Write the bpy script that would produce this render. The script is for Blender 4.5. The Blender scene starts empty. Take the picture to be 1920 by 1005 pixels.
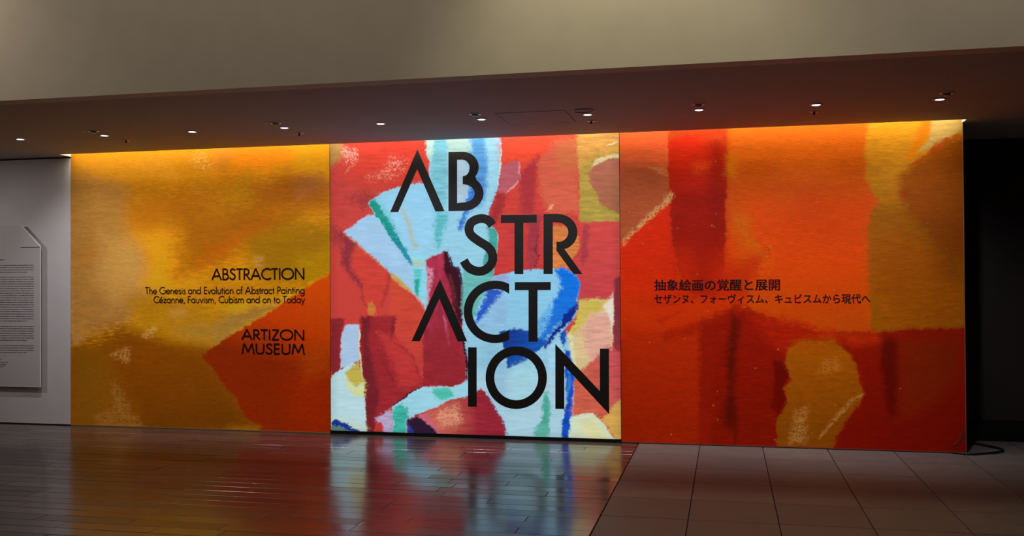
import bpy, bmesh, math, random
import numpy as np
from mathutils import Matrix, Vector

# ---------------------------------------------------------------- camera, world, lights, exposure
FPX, YAW, PITCH, ROLL, CAMD = 1797.8749, -0.2196, 0.0118, -0.0057, 9.3704
XL, X1, X2, XR, H = -7.1363, -4.0411, -1.0082, 2.1046, 2.9983
TILE0, TILE, BULKY, LIPY = -0.841, 0.5824, -3.0275, -0.1909
scene = bpy.context.scene
col = scene.collection

def cam_axes():
    cy, sy = math.cos(YAW), math.sin(YAW)
    f = np.array([sy*math.cos(PITCH), cy*math.cos(PITCH), math.sin(PITCH)])
    r = np.array([cy, -sy, 0.0]); u = np.cross(r, f)
    r2 = r*math.cos(ROLL)+u*math.sin(ROLL); u2 = -r*math.sin(ROLL)+u*math.cos(ROLL)
    return r2, u2, f
AX_R, AX_U, AX_F = cam_axes()
CAM = np.array([0.0, -CAMD, 1.6])
cd = bpy.data.cameras.new('camera'); cam = bpy.data.objects.new('camera', cd); col.objects.link(cam)
m = Matrix.Identity(4)
for i in range(3):
    m[i][0], m[i][1], m[i][2], m[i][3] = AX_R[i], AX_U[i], -AX_F[i], CAM[i]
cam.matrix_world = m
cd.sensor_width = 36.0; cd.lens = FPX/1920*36; cd.clip_start = 0.05; cd.clip_end = 100
scene.camera = cam

w = bpy.data.worlds.new('world'); scene.world = w; w.use_nodes = True
w.node_tree.nodes['Background'].inputs[0].default_value = (0.9, 0.8, 0.75, 1)
w.node_tree.nodes['Background'].inputs[1].default_value = 0.0
vs = scene.view_settings
vs.view_transform = 'Standard'; vs.look = 'None'; vs.exposure = 0.0; vs.gamma = 1.0; vs.use_curve_mapping = False

def area(name, loc, rot, sx, sy, power, color, spread=180):
    l = bpy.data.lights.new(name, 'AREA'); l.shape = 'RECTANGLE'; l.size = sx; l.size_y = sy
    l.energy = power; l.color = color; l.spread = math.radians(spread)
    o = bpy.data.objects.new(name, l); col.objects.link(o); o.location = loc; o.rotation_euler = [math.radians(a) for a in rot]
    return o
def spot(name, loc, target, power, color, angle, blend=0.6, radius=0.05):
    l = bpy.data.lights.new(name, 'SPOT'); l.energy = power; l.color = color
    l.spot_size = math.radians(angle); l.spot_blend = blend; l.shadow_soft_size = radius
    o = bpy.data.objects.new(name, l); col.objects.link(o); o.location = loc
    d = Vector(target)-Vector(loc); o.rotation_euler = d.to_track_quat('-Z', 'Y').to_euler()
    return o
# linear lamp hidden in the ceiling slot above the printed wall
area('slot_lamp', ((XL+XR)/2, -0.12, 3.21), (22, 0, 0), XR-XL-0.04, 0.05, 11, (1.0, 0.93, 0.80), 70)
area('slot_lamp', ((XL+XR)/2, -0.11, 3.20), (18, 0, 0), XR-XL-0.02, 0.04, 30, (1.0, 0.94, 0.86), 180)
# hall: unseen overhead fill added for ambient light, and spots on the bulkhead
area('hall_fill', (-2.5, -8.5, 5.3), (0, 0, 0), 10, 4, 60, (1.0, 0.84, 0.76))
area('bulkhead_fill', (-2.0, -4.6, 5.4), (50, 0, 0), 13, 0.3, 22, (1.0, 0.86, 0.70), 120)  # added wash, lifts the whole bulkhead
spot('bulkhead_spot', (-0.7, -3.75, 5.2), (-0.6, -3.15, 3.0), 120, (1.0, 0.92, 0.60), 82, 0.8, 0.12)
spot('bulkhead_spot', (-6.4, -3.8, 4.9), (-6.1, -3.1, 3.1), 60, (1.0, 0.84, 0.70), 95, 1.0, 0.12)
spot('bulkhead_spot', (1.4, -3.9, 5.2), (1.2, -3.1, 3.1), 30, (1.0, 0.86, 0.70), 90, 1.0, 0.12)  # added dim fill, widens the falloff at the right end
# track spot on the white text wall
spot('text_wall_spot', (-9.0, -2.2, 2.9), (-7.7, 0.0, 1.25), 62, (1.0, 0.93, 0.90), 80, 1.0, 0.04)

# ---------------------------------------------------------------- pixel helpers (only to measure where the print lies on its wall)
def ray(px, py, ax=1, val=0.0):
    d = AX_R*((px-960)/FPX) - AX_U*((py-502.5)/FPX) + AX_F
    t = (val-CAM[ax])/d[ax]
    return CAM+t*d
def to_px(X, Z):
    v = np.stack([X-CAM[0], np.full_like(X, -CAM[1]), Z-CAM[2]], -1)
    cx, cu, cf = v@AX_R, v@AX_U, v@AX_F
    return 960+FPX*cx/cf, 502.5-FPX*cu/cf

# ---------------------------------------------------------------- materials
def mat(name, color=(0.5,)*3, rough=0.6, metal=0.0, emit=None, strength=0.0, spec=0.5):
    m = bpy.data.materials.new(name); m.use_nodes = True
    b = m.node_tree.nodes['Principled BSDF']
    b.inputs['Base Color'].default_value = (*color, 1); b.inputs['Roughness'].default_value = rough
    b.inputs['Metallic'].default_value = metal; b.inputs['Specular IOR Level'].default_value = spec
    if emit:
        b.inputs['Emission Color'].default_value = (*emit, 1); b.inputs['Emission Strength'].default_value = strength
    return m
def N(m, t, **k):
    n = m.node_tree.nodes.new(t)
    for a, v in k.items(): setattr(n, a, v)
    return n
def L(m, a, b): m.node_tree.links.new(a, b)
def noise_color(m, c1, c2, scale=(1, 1, 1), nscale=4.0, detail=6.0, bump=0.0, bdist=0.002, lo=0.3, hi=0.7, rough=None):
    b = m.node_tree.nodes['Principled BSDF']
    tc = N(m, 'ShaderNodeTexCoord'); mp = N(m, 'ShaderNodeMapping'); mp.inputs['Scale'].default_value = scale
    L(m, tc.outputs['Object'], mp.inputs['Vector'])
    nz = N(m, 'ShaderNodeTexNoise'); nz.inputs['Scale'].default_value = nscale; nz.inputs['Detail'].default_value = detail
    L(m, mp.outputs[0], nz.inputs['Vector'])
    cr = N(m, 'ShaderNodeValToRGB'); cr.color_ramp.elements[0].position = lo; cr.color_ramp.elements[1].position = hi
    cr.color_ramp.elements[0].color = (*c1, 1); cr.color_ramp.elements[1].color = (*c2, 1)
    L(m, nz.outputs['Fac'], cr.inputs[0]); L(m, cr.outputs[0], b.inputs['Base Color'])
    if bump:
        bp = N(m, 'ShaderNodeBump'); bp.inputs['Strength'].default_value = bump; bp.inputs['Distance'].default_value = bdist
        L(m, nz.outputs['Fac'], bp.inputs['Height']); L(m, bp.outputs[0], b.inputs['Normal'])
    if rough:
        mr = N(m, 'ShaderNodeMapRange'); mr.inputs['To Min'].default_value = rough[0]; mr.inputs['To Max'].default_value = rough[1]
        mr.inputs['From Min'].default_value = 0.3; mr.inputs['From Max'].default_value = 0.7
        L(m, nz.outputs['Fac'], mr.inputs['Value']); L(m, mr.outputs[0], b.inputs['Roughness'])
    return nz, cr, tc

M = {}
M['ceiling'] = mat('ceiling_paint', rough=0.85); noise_color(M['ceiling'], (0.43, 0.42, 0.41), (0.46, 0.45, 0.44), nscale=3, bump=0.05)
M['slot'] = mat('slot_paint', (0.85, 0.83, 0.78), 0.8)
M['bulkhead'] = mat('bulkhead_paint', rough=0.8); noise_color(M['bulkhead'], (0.70, 0.64, 0.51), (0.74, 0.68, 0.55), nscale=5, bump=0.12, bdist=0.004)
M['white'] = mat('white_wall_paint', rough=0.75); noise_color(M['white'], (0.66, 0.62, 0.61), (0.70, 0.66, 0.65), nscale=4, bump=0.06)
M['dark'] = mat('dark_wall', rough=0.7); noise_color(M['dark'], (0.030, 0.022, 0.019), (0.040, 0.030, 0.026), scale=(1, 1, 0.2), nscale=6)
M['black'] = mat('black_trim', (0.006, 0.006, 0.006), 0.6, spec=0.2)
M['hall'] = mat('hall_paint', (0.35, 0.32, 0.29), 0.9)
M['letter'] = mat('black_vinyl', (0.012, 0.010, 0.009), 0.55, spec=0.3)
M['maroon'] = mat('dark_red_vinyl', (0.020, 0.004, 0.006), 0.55, spec=0.2)
M['board'] = mat('board_paint', (0.60, 0.55, 0.55), 0.6)
M['board_edge'] = mat('board_edge_lit', (0.90, 0.89, 0.86), 0.5)  # lighter than the board: light caught along its edges, put into the colour
M['ink'] = mat('board_ink', (0.07, 0.06, 0.065), 0.6)
M['metal'] = mat('brushed_rim', (0.80, 0.78, 0.76), 0.35, 0.6)
M['rim'] = mat('painted_rim', (0.75, 0.72, 0.70), 0.45)
M['lens'] = mat('lamp_lens', (0.9, 0.9, 0.9), 0.3, emit=(0.90, 0.93, 1.0), strength=5)
M['off_lens'] = mat('unlit_lens', (0.10, 0.11, 0.16), 0.15)
M['cable'] = mat('cable_rubber', (0.008, 0.008, 0.008), 0.5)
M['sub'] = mat('joint_mortar', (0.018, 0.015, 0.013), 0.9)

def plank_mat():
    m = mat('oiled_wood', rough=0.3)
    b = m.node_tree.nodes['Principled BSDF']
    oi = N(m, 'ShaderNodeObjectInfo'); tc = N(m, 'ShaderNodeTexCoord')
    ad = N(m, 'ShaderNodeVectorMath', operation='ADD'); L(m, tc.outputs['Object'], ad.inputs[0])
    sc = N(m, 'ShaderNodeVectorMath', operation='SCALE'); sc.inputs['Scale'].default_value = 37.0
    cmb = N(m, 'ShaderNodeCombineXYZ'); L(m, oi.outputs['Random'], cmb.inputs[0]); L(m, oi.outputs['Random'], cmb.inputs[1])
    L(m, cmb.outputs[0], sc.inputs[0]); L(m, sc.outputs[0], ad.inputs[1])
    mp = N(m, 'ShaderNodeMapping'); mp.inputs['Scale'].default_value = (1.2, 22, 1); L(m, ad.outputs[0], mp.inputs['Vector'])
    nz = N(m, 'ShaderNodeTexNoise'); nz.inputs['Scale'].default_value = 2.5; nz.inputs['Detail'].default_value = 8; nz.inputs['Roughness'].default_value = 0.65
    L(m, mp.outputs[0], nz.inputs['Vector'])
    cr = N(m, 'ShaderNodeValToRGB'); e = cr.color_ramp.elements
    e[0].position = 0.30; e[0].color = (0.050, 0.033, 0.028, 1); e[1].position = 0.72; e[1].color = (0.115, 0.082, 0.070, 1)
    L(m, nz.outputs['Fac'], cr.inputs[0])
    mr = N(m, 'ShaderNodeMapRange'); mr.inputs['To Min'].default_value = 0.62; mr.inputs['To Max'].default_value = 1.25; L(m, oi.outputs['Random'], mr.inputs['Value'])
    mx = N(m, 'ShaderNodeVectorMath', operation='SCALE'); L(m, cr.outputs[0], mx.inputs[0]); L(m, mr.outputs[0], mx.inputs['Scale'])
    L(m, mx.outputs[0], b.inputs['Base Color'])
    r = N(m, 'ShaderNodeMapRange'); r.inputs['From Min'].default_value = 0.3; r.inputs['From Max'].default_value = 0.75
    r.inputs['To Min'].default_value = 0.15; r.inputs['To Max'].default_value = 0.25
    L(m, nz.outputs['Fac'], r.inputs['Value']); L(m, r.outputs[0], b.inputs['Roughness'])
    bp = N(m, 'ShaderNodeBump'); bp.inputs['Strength'].default_value = 0.12; bp.inputs['Distance'].default_value = 0.0004
    L(m, nz.outputs['Fac'], bp.inputs['Height']); L(m, bp.outputs[0], b.inputs['Normal'])
    wn = N(m, 'ShaderNodeTexWhiteNoise', noise_dimensions='1D'); L(m, oi.outputs['Random'], wn.inputs['W'])
    sr = N(m, 'ShaderNodeMapRange'); sr.inputs['To Min'].default_value = 0.45; sr.inputs['To Max'].default_value = 1.0
    L(m, wn.outputs['Value'], sr.inputs['Value']); L(m, sr.outputs[0], b.inputs['Specular IOR Level'])
    ar = N(m, 'ShaderNodeMath', operation='MULTIPLY_ADD'); L(m, wn.outputs['Value'], ar.inputs[0]); ar.inputs[1].default_value = -0.10
    L(m, r.outputs[0], ar.inputs[2]); pl = N(m, 'ShaderNodeMath', operation='ADD'); pl.inputs[1].default_value = 0.05
    L(m, ar.outputs[0], pl.inputs[0]); L(m, pl.outputs[0], b.inputs['Roughness'])
    return m
M['plank'] = plank_mat()
def tile_mat():
    m = mat('stone_tile', rough=0.55, spec=0.35)
    nz, cr, tc = noise_color(m, (0.145, 0.122, 0.108), (0.175, 0.148, 0.132), nscale=5, detail=8, bump=0.05, rough=(0.50, 0.60))
    b = m.node_tree.nodes['Principled BSDF']
    oi = N(m, 'ShaderNodeObjectInfo'); mr = N(m, 'ShaderNodeMapRange'); mr.inputs['To Min'].default_value = 0.88; mr.inputs['To Max'].default_value = 1.12
    L(m, oi.outputs['Random'], mr.inputs['Value'])
    mx = N(m, 'ShaderNodeVectorMath', operation='SCALE'); L(m, cr.outputs[0], mx.inputs[0]); L(m, mr.outputs[0], mx.inputs['Scale'])
    L(m, mx.outputs[0], b.inputs['Base Color'])
    return m
M['tile'] = tile_mat()

def print_mat(name, backlit):
    m = mat(name, rough=0.6, spec=0.12)
    b = m.node_tree.nodes['Principled BSDF']
    at = N(m, 'ShaderNodeAttribute'); at.attribute_name = 'ink'
    tc = N(m, 'ShaderNodeTexCoord'); mp = N(m, 'ShaderNodeMapping'); mp.inputs['Scale'].default_value = (9, 9, 90)
    L(m, tc.outputs['Object'], mp.inputs['Vector'])
    nz = N(m, 'ShaderNodeTexNoise'); nz.inputs['Scale'].default_value = 1.6; nz.inputs['Detail'].default_value = 9; nz.inputs['Roughness'].default_value = 0.72
    L(m, mp.outputs[0], nz.inputs['Vector'])
    mr = N(m, 'ShaderNodeMapRange'); mr.inputs['From Min'].default_value = 0.25; mr.inputs['From Max'].default_value = 0.75
    a = 0.03 if backlit else 0.27
    mr.inputs['To Min'].default_value = 1-a; mr.inputs['To Max'].default_value = 1+a
    L(m, nz.outputs['Fac'], mr.inputs['Value'])
    mx = N(m, 'ShaderNodeVectorMath', operation='SCALE'); L(m, at.outputs['Color'], mx.inputs[0]); L(m, mr.outputs[0], mx.inputs['Scale'])
    if backlit:
        dk = N(m, 'ShaderNodeVectorMath', operation='SCALE'); L(m, mx.outputs[0], dk.inputs[0]); dk.inputs['Scale'].default_value = 0.22
        L(m, dk.outputs[0], b.inputs['Base Color'])
        L(m, mx.outputs[0], b.inputs['Emission Color'])
        b.inputs['Emission Strength'].default_value = 0.85
    else:
        L(m, mx.outputs[0], b.inputs['Base Color'])
        n2 = N(m, 'ShaderNodeTexNoise'); n2.inputs['Scale'].default_value = 1.0; n2.inputs['Detail'].default_value = 6; n2.inputs['Roughness'].default_value = 0.65
        m2 = N(m, 'ShaderNodeMapping'); m2.inputs['Scale'].default_value = (14, 14, 70); L(m, tc.outputs['Object'], m2.inputs['Vector']); L(m, m2.outputs[0], n2.inputs['Vector'])
        bp = N(m, 'ShaderNodeBump'); bp.inputs['Strength'].default_value = 0.35; bp.inputs['Distance'].default_value = 0.004
        L(m, n2.outputs['Fac'], bp.inputs['Height']); L(m, bp.outputs[0], b.inputs['Normal'])
    return m
M['print'] = print_mat('mural_print', False); M['lightbox'] = print_mat('backlit_print', True)

# ---------------------------------------------------------------- mesh helpers
def link(name, me, material=None, parent=None):
    o = bpy.data.objects.new(name, me); col.objects.link(o)
    if material is not None: me.materials.clear(); me.materials.append(material)
    if parent: o.parent = parent
    return o
def from_bm(name, bm, material, parent=None, smooth=False):
    me = bpy.data.meshes.new(name); bm.normal_update(); bm.to_mesh(me); bm.free()
    if smooth:
        for p in me.polygons: p.use_smooth = True
    return link(name, me, material, parent)
def add_box(bm, lo, hi, bev=0.0):
    lo, hi = Vector(lo), Vector(hi)
    r = bmesh.ops.create_cube(bm, size=1.0)
    for v in r['verts']: v.co = Vector(((lo[i]+hi[i])/2+v.co[i]*(hi[i]-lo[i])) for i in range(3))
    if bev:
        es = list({e for v in r['verts'] for e in v.link_edges})
        bmesh.ops.bevel(bm, geom=es, offset=bev, segments=1, affect='EDGES')
def box(name, lo, hi, material, parent=None, bev=0.0):
    bm = bmesh.new(); add_box(bm, lo, hi, bev); return from_bm(name, bm, material, parent)
def boxes(name, L_, material, parent=None):
    bm = bmesh.new()
    for lo, hi in L_: add_box(bm, lo, hi)
    return from_bm(name, bm, material, parent)
def lathe(bm, prof, seg=32, cx=0, cy=0):
    rings = []
    for r, z in prof:
        if r < 1e-6: rings.append([bm.verts.new((cx, cy, z))])
        else: rings.append([bm.verts.new((cx+r*math.cos(2*math.pi*k/seg), cy+r*math.sin(2*math.pi*k/seg), z)) for k in range(seg)])
    for a, b in zip(rings, rings[1:]):
        for k in range(seg):
            k2 = (k+1) % seg
            if len(a) == 1: bm.faces.new((a[0], b[k2], b[k]))
            elif len(b) == 1: bm.faces.new((a[k], a[k2], b[0]))
            else: bm.faces.new((a[k], a[k2], b[k2], b[k]))
def struct(o): o['kind'] = 'structure'; return o
def tag(o, label, cat, group=None):
    o['label'] = label; o['category'] = cat
    if group: o['group'] = group
    return o
def empty(name, loc=(0, 0, 0)):
    o = bpy.data.objects.new(name, None); col.objects.link(o); o.location = loc; o.empty_display_size = 0.1
    return o
def copy_tree(o, parent=None):
    c = o.copy(); col.objects.link(c)
    if parent: c.parent = parent
    for ch in list(o.children): copy_tree(ch, c)
    return c

# ---------------------------------------------------------------- the room shell
RW, LW, BK = 6.5, -12.5, -13.0            # right, left, back limits of the hall
CT = 0.35                                  # thickness of the lower ceiling slab
struct(box('ceiling', (LW, BULKY+0.15, H), (RW, LIPY, H+CT), M['ceiling']))
struct(box('ceiling', (LW, LIPY, H), (XL, 0.25, H+CT), M['ceiling']))
struct(box('ceiling', (XR, LIPY, H), (RW, 0.0, H+CT), M['ceiling']))
struct(boxes('ceiling_slot', [((XL, LIPY, H+0.26), (XR, 0.0, H+CT)), ((XL-0.001, LIPY, H+0.0004), (XL+0.004, -0.001, H+0.26)),
                              ((XR-0.004, LIPY, H+0.0004), (XR+0.001, -0.001, H+0.26)), ((XL+0.01, LIPY-0.001, H+0.02), (XR-0.01, LIPY+0.004, H+0.26))], M['slot']))
struct(box('ceiling_recess', (XR, 0.0, H), (RW, 1.4, H+CT), mat('recess_paint', (0.75, 0.72, 0.72), 0.8)))
struct(box('wall_bulkhead', (LW, BULKY, H), (RW, BULKY+0.15, 5.6), M['bulkhead']))
struct(box('ceiling_hall', (LW, BK, 5.6), (RW, BULKY, 5.8), M['hall']))
struct(box('wall_left', (LW-0.2, BK, -0.05), (LW, 0.25, 5.8), M['hall']))
struct(box('wall_right', (RW, BK, -0.05), (RW+0.2, 1.4, 5.8), M['hall']))
struct(box('wall_rear', (LW, BK-0.2, -0.05), (RW, BK, 5.8), M['hall']))
struct(box('wall_white', (LW, 0.0, 0.012), (XL-0.003, 0.25, H-0.016), M['white']))
struct(box('baseboard_white', (LW, 0.012, -0.01), (XL-0.003, 0.25, 0.012), M['black']))
struct(box('wall_printed_core', (XL, 0.022, -0.01), (XR-0.004, 0.34, H+CT), M['black']))
struct(box('wall_recess', (XR-0.3, 1.18, -0.01), (RW, 1.4, H), M['dark']))
struct(box('baseboard_recess', (XR-0.3, 0.76, -0.002), (RW, 1.18, 0.15), M['black'], bev=0.004))

# ---------------------------------------------------------------- floor: planks and tiles
random.seed(7)
floor = struct(box('floor', (LW, BK, -0.06), (RW, 1.4, -0.012), M['sub']))
def piece_mesh(name, lx, ly, material):
    bm = bmesh.new(); b = 0.0015
    lo = [bm.verts.new((x*lx/2, y*ly/2, -0.011)) for x, y in ((-1, -1), (1, -1), (1, 1), (-1, 1))]
    mi = [bm.verts.new((x*lx/2, y*ly/2, -b)) for x, y in ((-1, -1), (1, -1), (1, 1), (-1, 1))]
    up = [bm.verts.new((x*(lx/2-b), y*(ly/2-b), 0)) for x, y in ((-1, -1), (1, -1), (1, 1), (-1, 1))]
    for A, B in ((lo, mi), (mi, up)):
        for k in range(4): bm.faces.new((A[k], A[(k+1) % 4], B[(k+1) % 4], B[k]))
    bm.faces.new(up)
    me = bpy.data.meshes.new(name); bm.normal_update(); bm.to_mesh(me); bm.free(); me.materials.append(material)
    return me
PW, GAP = 0.15, 0.0038
LENS = [0.47, 0.68, 0.84, 1.06, 1.23, 1.52]
plank_meshes = {l: piece_mesh('plank', l-GAP, PW-GAP, M['plank']) for l in LENS}
far = []
n_pl = 0
k = 0
y = -0.004
while y > -7.2:
    x = TILE0-0.004
    first = True
    # left edge of what the picture can show at this depth
    xvis = -7.9 if y > -0.6 else -7.9+(-(y)-0.6)*1.0
    while x > LW+0.2:
        l = random.choice(LENS)
        if first:
            l0 = random.choice(LENS); l = l0; first = False
        yc = y-PW/2; xc = x-l/2
        if x > xvis and y > -4.35 and n_pl < 296:
            o = link('plank', plank_meshes[l]); o.parent = floor; o.location = (xc, yc, random.uniform(-0.0004, 0.0))
            o.rotation_euler = (random.gauss(0, 0.0035), random.gauss(0, 0.0010), 0); n_pl += 1
        else: far.append((xc, yc, l))
        x -= l
    y -= PW; k += 1
bm = bmesh.new()
for xc, yc, l in far:
    add_box(bm, (xc-l/2+GAP/2, yc-PW/2+GAP/2, -0.011), (xc+l/2-GAP/2, yc+PW/2-GAP/2, 0))
pf = from_bm('plank_field', bm, M['plank'], floor); pf['kind'] = 'stuff'
tm = piece_mesh('tile', TILE-0.007, TILE-0.011, M['tile'])
rest = []
for i in range(12):
    for j in range(-2, 12):
        xc = TILE0+TILE*(i+0.5); yc = -TILE*(j+0.5)+0.02
        if xc+TILE/2 > RW: continue
        if j < 0 and xc < XR-0.4: continue
        if j < 0 and yc > 0.9: continue
        if j < 7 and i < 8:
            o = link('tile', tm); o.parent = floor; o.location = (xc, yc, random.uniform(-0.0003, 0)); o.rotation_euler = (random.gauss(0, 0.0004), random.gauss(0, 0.0004), 0)
        else: rest.append((xc, yc))
bm = bmesh.new()
for xc, yc in rest: add_box(bm, (xc-TILE/2+0.003, yc-TILE/2+0.003, -0.011), (xc+TILE/2-0.003, yc+TILE/2-0.003, 0))
tf = from_bm('tile_field', bm, M['tile'], floor); tf['kind'] = 'stuff'

# ---------------------------------------------------------------- painting the prints (ink colour per vertex)
def srgb2lin(c):
    c = np.clip(np.asarray(c, float)/255.0, 0, 1)
    return np.where(c <= 0.04045, c/12.92, ((c+0.055)/1.055)**2.4)
rng = np.random.default_rng(3)
NT = rng.random((256, 256))
def vnoise(x, y):
    xi = np.floor(x).astype(int); yi = np.floor(y).astype(int); fx = x-xi; fy = y-yi
    fx = fx*fx*(3-2*fx); fy = fy*fy*(3-2*fy)
    a = NT[yi & 255, xi & 255]; b = NT[yi & 255, (xi+1) & 255]; c = NT[(yi+1) & 255, xi & 255]; d = NT[(yi+1) & 255, (xi+1) & 255]
    return (a*(1-fx)+b*fx)*(1-fy)+(c*(1-fx)+d*fx)*fy-0.5
def fbm(x, y, o=4):
    s = 0; a = 1.0
    for k in range(o): s = s+a*vnoise(x*2**k+17*k, y*2**k+31*k); a *= 0.55
    return s
class Canvas:
    def __init__(s, x0, x1, z0, z1, nx, nz, base):
        s.nx, s.nz = nx, nz
        X, Z = np.meshgrid(np.linspace(x0, x1, nx+1), np.linspace(z0, z1, nz+1)); s.X, s.Z = X, Z
        s.px, s.py = to_px(X, Z)
        s.col = np.ones(X.shape+(3,))*srgb2lin(base)
        s.wx = fbm(s.px/9, s.py/9); s.wy = fbm(s.px/9+50, s.py/9+80)
        s.fx = fbm(s.px/2.3+9, s.py/2.3, 2); s.fy = fbm(s.px/2.3+90, s.py/2.3+5, 2)
        s.st = fbm(s.px/11+3, s.py/1.9+7, 3); s.sta = 0.3; s.softmul = 1.0; s.drymul = 1.0; s.texmul = 1.0; s.seed = 0
    def poly(s, pts, c, soft=1.5, rough=3.0, alpha=1.0, c2=None, g=None, tex=0.10, dry=0.0, sdir=(1.0, 1.0)):
        """fill a brush patch: c at g[0], c2 at g[1]; ragged edge; dry > 0 breaks it into specks"""
        s.seed += 1; tex = tex*s.texmul
        if dry > 0: alpha = alpha*s.drymul
        if soft > 5: soft = soft*s.softmul
        pts = np.array(pts, float)
        r = rough+soft+6
        msk = (s.px > pts[:, 0].min()-r) & (s.px < pts[:, 0].max()+r) & (s.py > pts[:, 1].min()-r) & (s.py < pts[:, 1].max()+r)
        if not msk.any(): return
        x0, y0 = s.px[msk], s.py[msk]
        x = x0+rough*0.75*s.wx[msk]+rough*0.6*s.fx[msk]; y = y0+rough*0.75*s.wy[msk]+rough*0.6*s.fy[msk]
        ins = np.zeros(x.shape, bool); dist = np.full(x.shape, 1e9)
        n = len(pts)
        for i in range(n):
            ax, ay = pts[i]; bx, by = pts[(i+1) % n]
            cr = ((ay > y) != (by > y)) & (x < (bx-ax)*(y-ay)/((by-ay) if by != ay else 1e-9)+ax); ins ^= cr
            dx, dy = bx-ax, by-ay; t = np.clip(((x-ax)*dx+(y-ay)*dy)/(dx*dx+dy*dy+1e-9), 0, 1)
            dist = np.minimum(dist, np.hypot(x-ax-t*dx, y-ay-t*dy))
        sd = np.where(ins, dist, -dist)
        a = np.clip(sd/max(soft, 0.3)*0.5+0.5+(s.sta*s.st[msk] if soft >= 1.5 else 0), 0, 1); a = a*a*(3-2*a)*alpha
        if dry > 0:
            q = fbm(x0/1.7+s.seed*7, y0/1.7+s.seed*3, 2)+0.5*fbm(x0/12+s.seed, y0/3, 2)
            a = a*np.clip((q+0.75-dry)*4, 0, 1)
        cc = np.ones(x.shape+(3,))*srgb2lin(c)
        if c2 is not None:
            (gx0, gy0), (gx1, gy1) = g; dx, dy = gx1-gx0, gy1-gy0
            t = np.clip(((x0-gx0)*dx+(y0-gy0)*dy)/(dx*dx+dy*dy), 0, 1)[:, None]
            cc = cc*(1-t)+srgb2lin(c2)*t
        if tex:
            q = fbm(x0/(20*sdir[0])+s.seed*11, y0/(3.5*sdir[1])+s.seed*5, 4)
            cc = cc*(1+tex*2*q)[:, None]
        s.col[msk] = s.col[msk]*(1-a[:, None])+cc*a[:, None]
    def line(s, pts, wd, c, **k):
        pts = np.array(pts, float); n = len(pts); Lp, Rp = [], []
        for i in range(n):
            t = pts[min(i+1, n-1)]-pts[max(i-1, 0)]; t = t/(np.hypot(*t)+1e-9); q = np.array([-t[1], t[0]])
            ww = wd*(0.35 if i in (0, n-1) else 1.0)/2
            Lp.append(pts[i]+q*ww); Rp.append(pts[i]-q*ww)
        s.poly(Lp+Rp[::-1], c, **k)
    def build(s, name, y, material, parent=None):
        nx, nz = s.nx, s.nz; nv = (nx+1)*(nz+1); me = bpy.data.meshes.new(name)
        co = np.stack([s.X, np.full_like(s.X, y), s.Z], -1).reshape(-1, 3)
        j, i = np.meshgrid(np.arange(nz), np.arange(nx), indexing='ij'); a = (j*(nx+1)+i).ravel()
        f = np.stack([a, a+1, a+nx+2, a+nx+1], -1)
        me.vertices.add(nv); me.vertices.foreach_set('co', co.ravel())
        me.loops.add(f.size); me.loops.foreach_set('vertex_index', f.ravel().astype(np.int32))
        me.polygons.add(len(f)); me.polygons.foreach_set('loop_start', np.arange(0, f.size, 4, dtype=np.int32))
        me.update(calc_edges=True)
        at = me.color_attributes.new('ink', 'FLOAT_COLOR', 'POINT')
        rgba = np.ones((nv, 4)); rgba[:, :3] = np.clip(s.col.reshape(-1, 3), 0, 1); at.data.foreach_set('color', rgba.ravel())
        me.validate()
        return link(name, me, material, parent)

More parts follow.
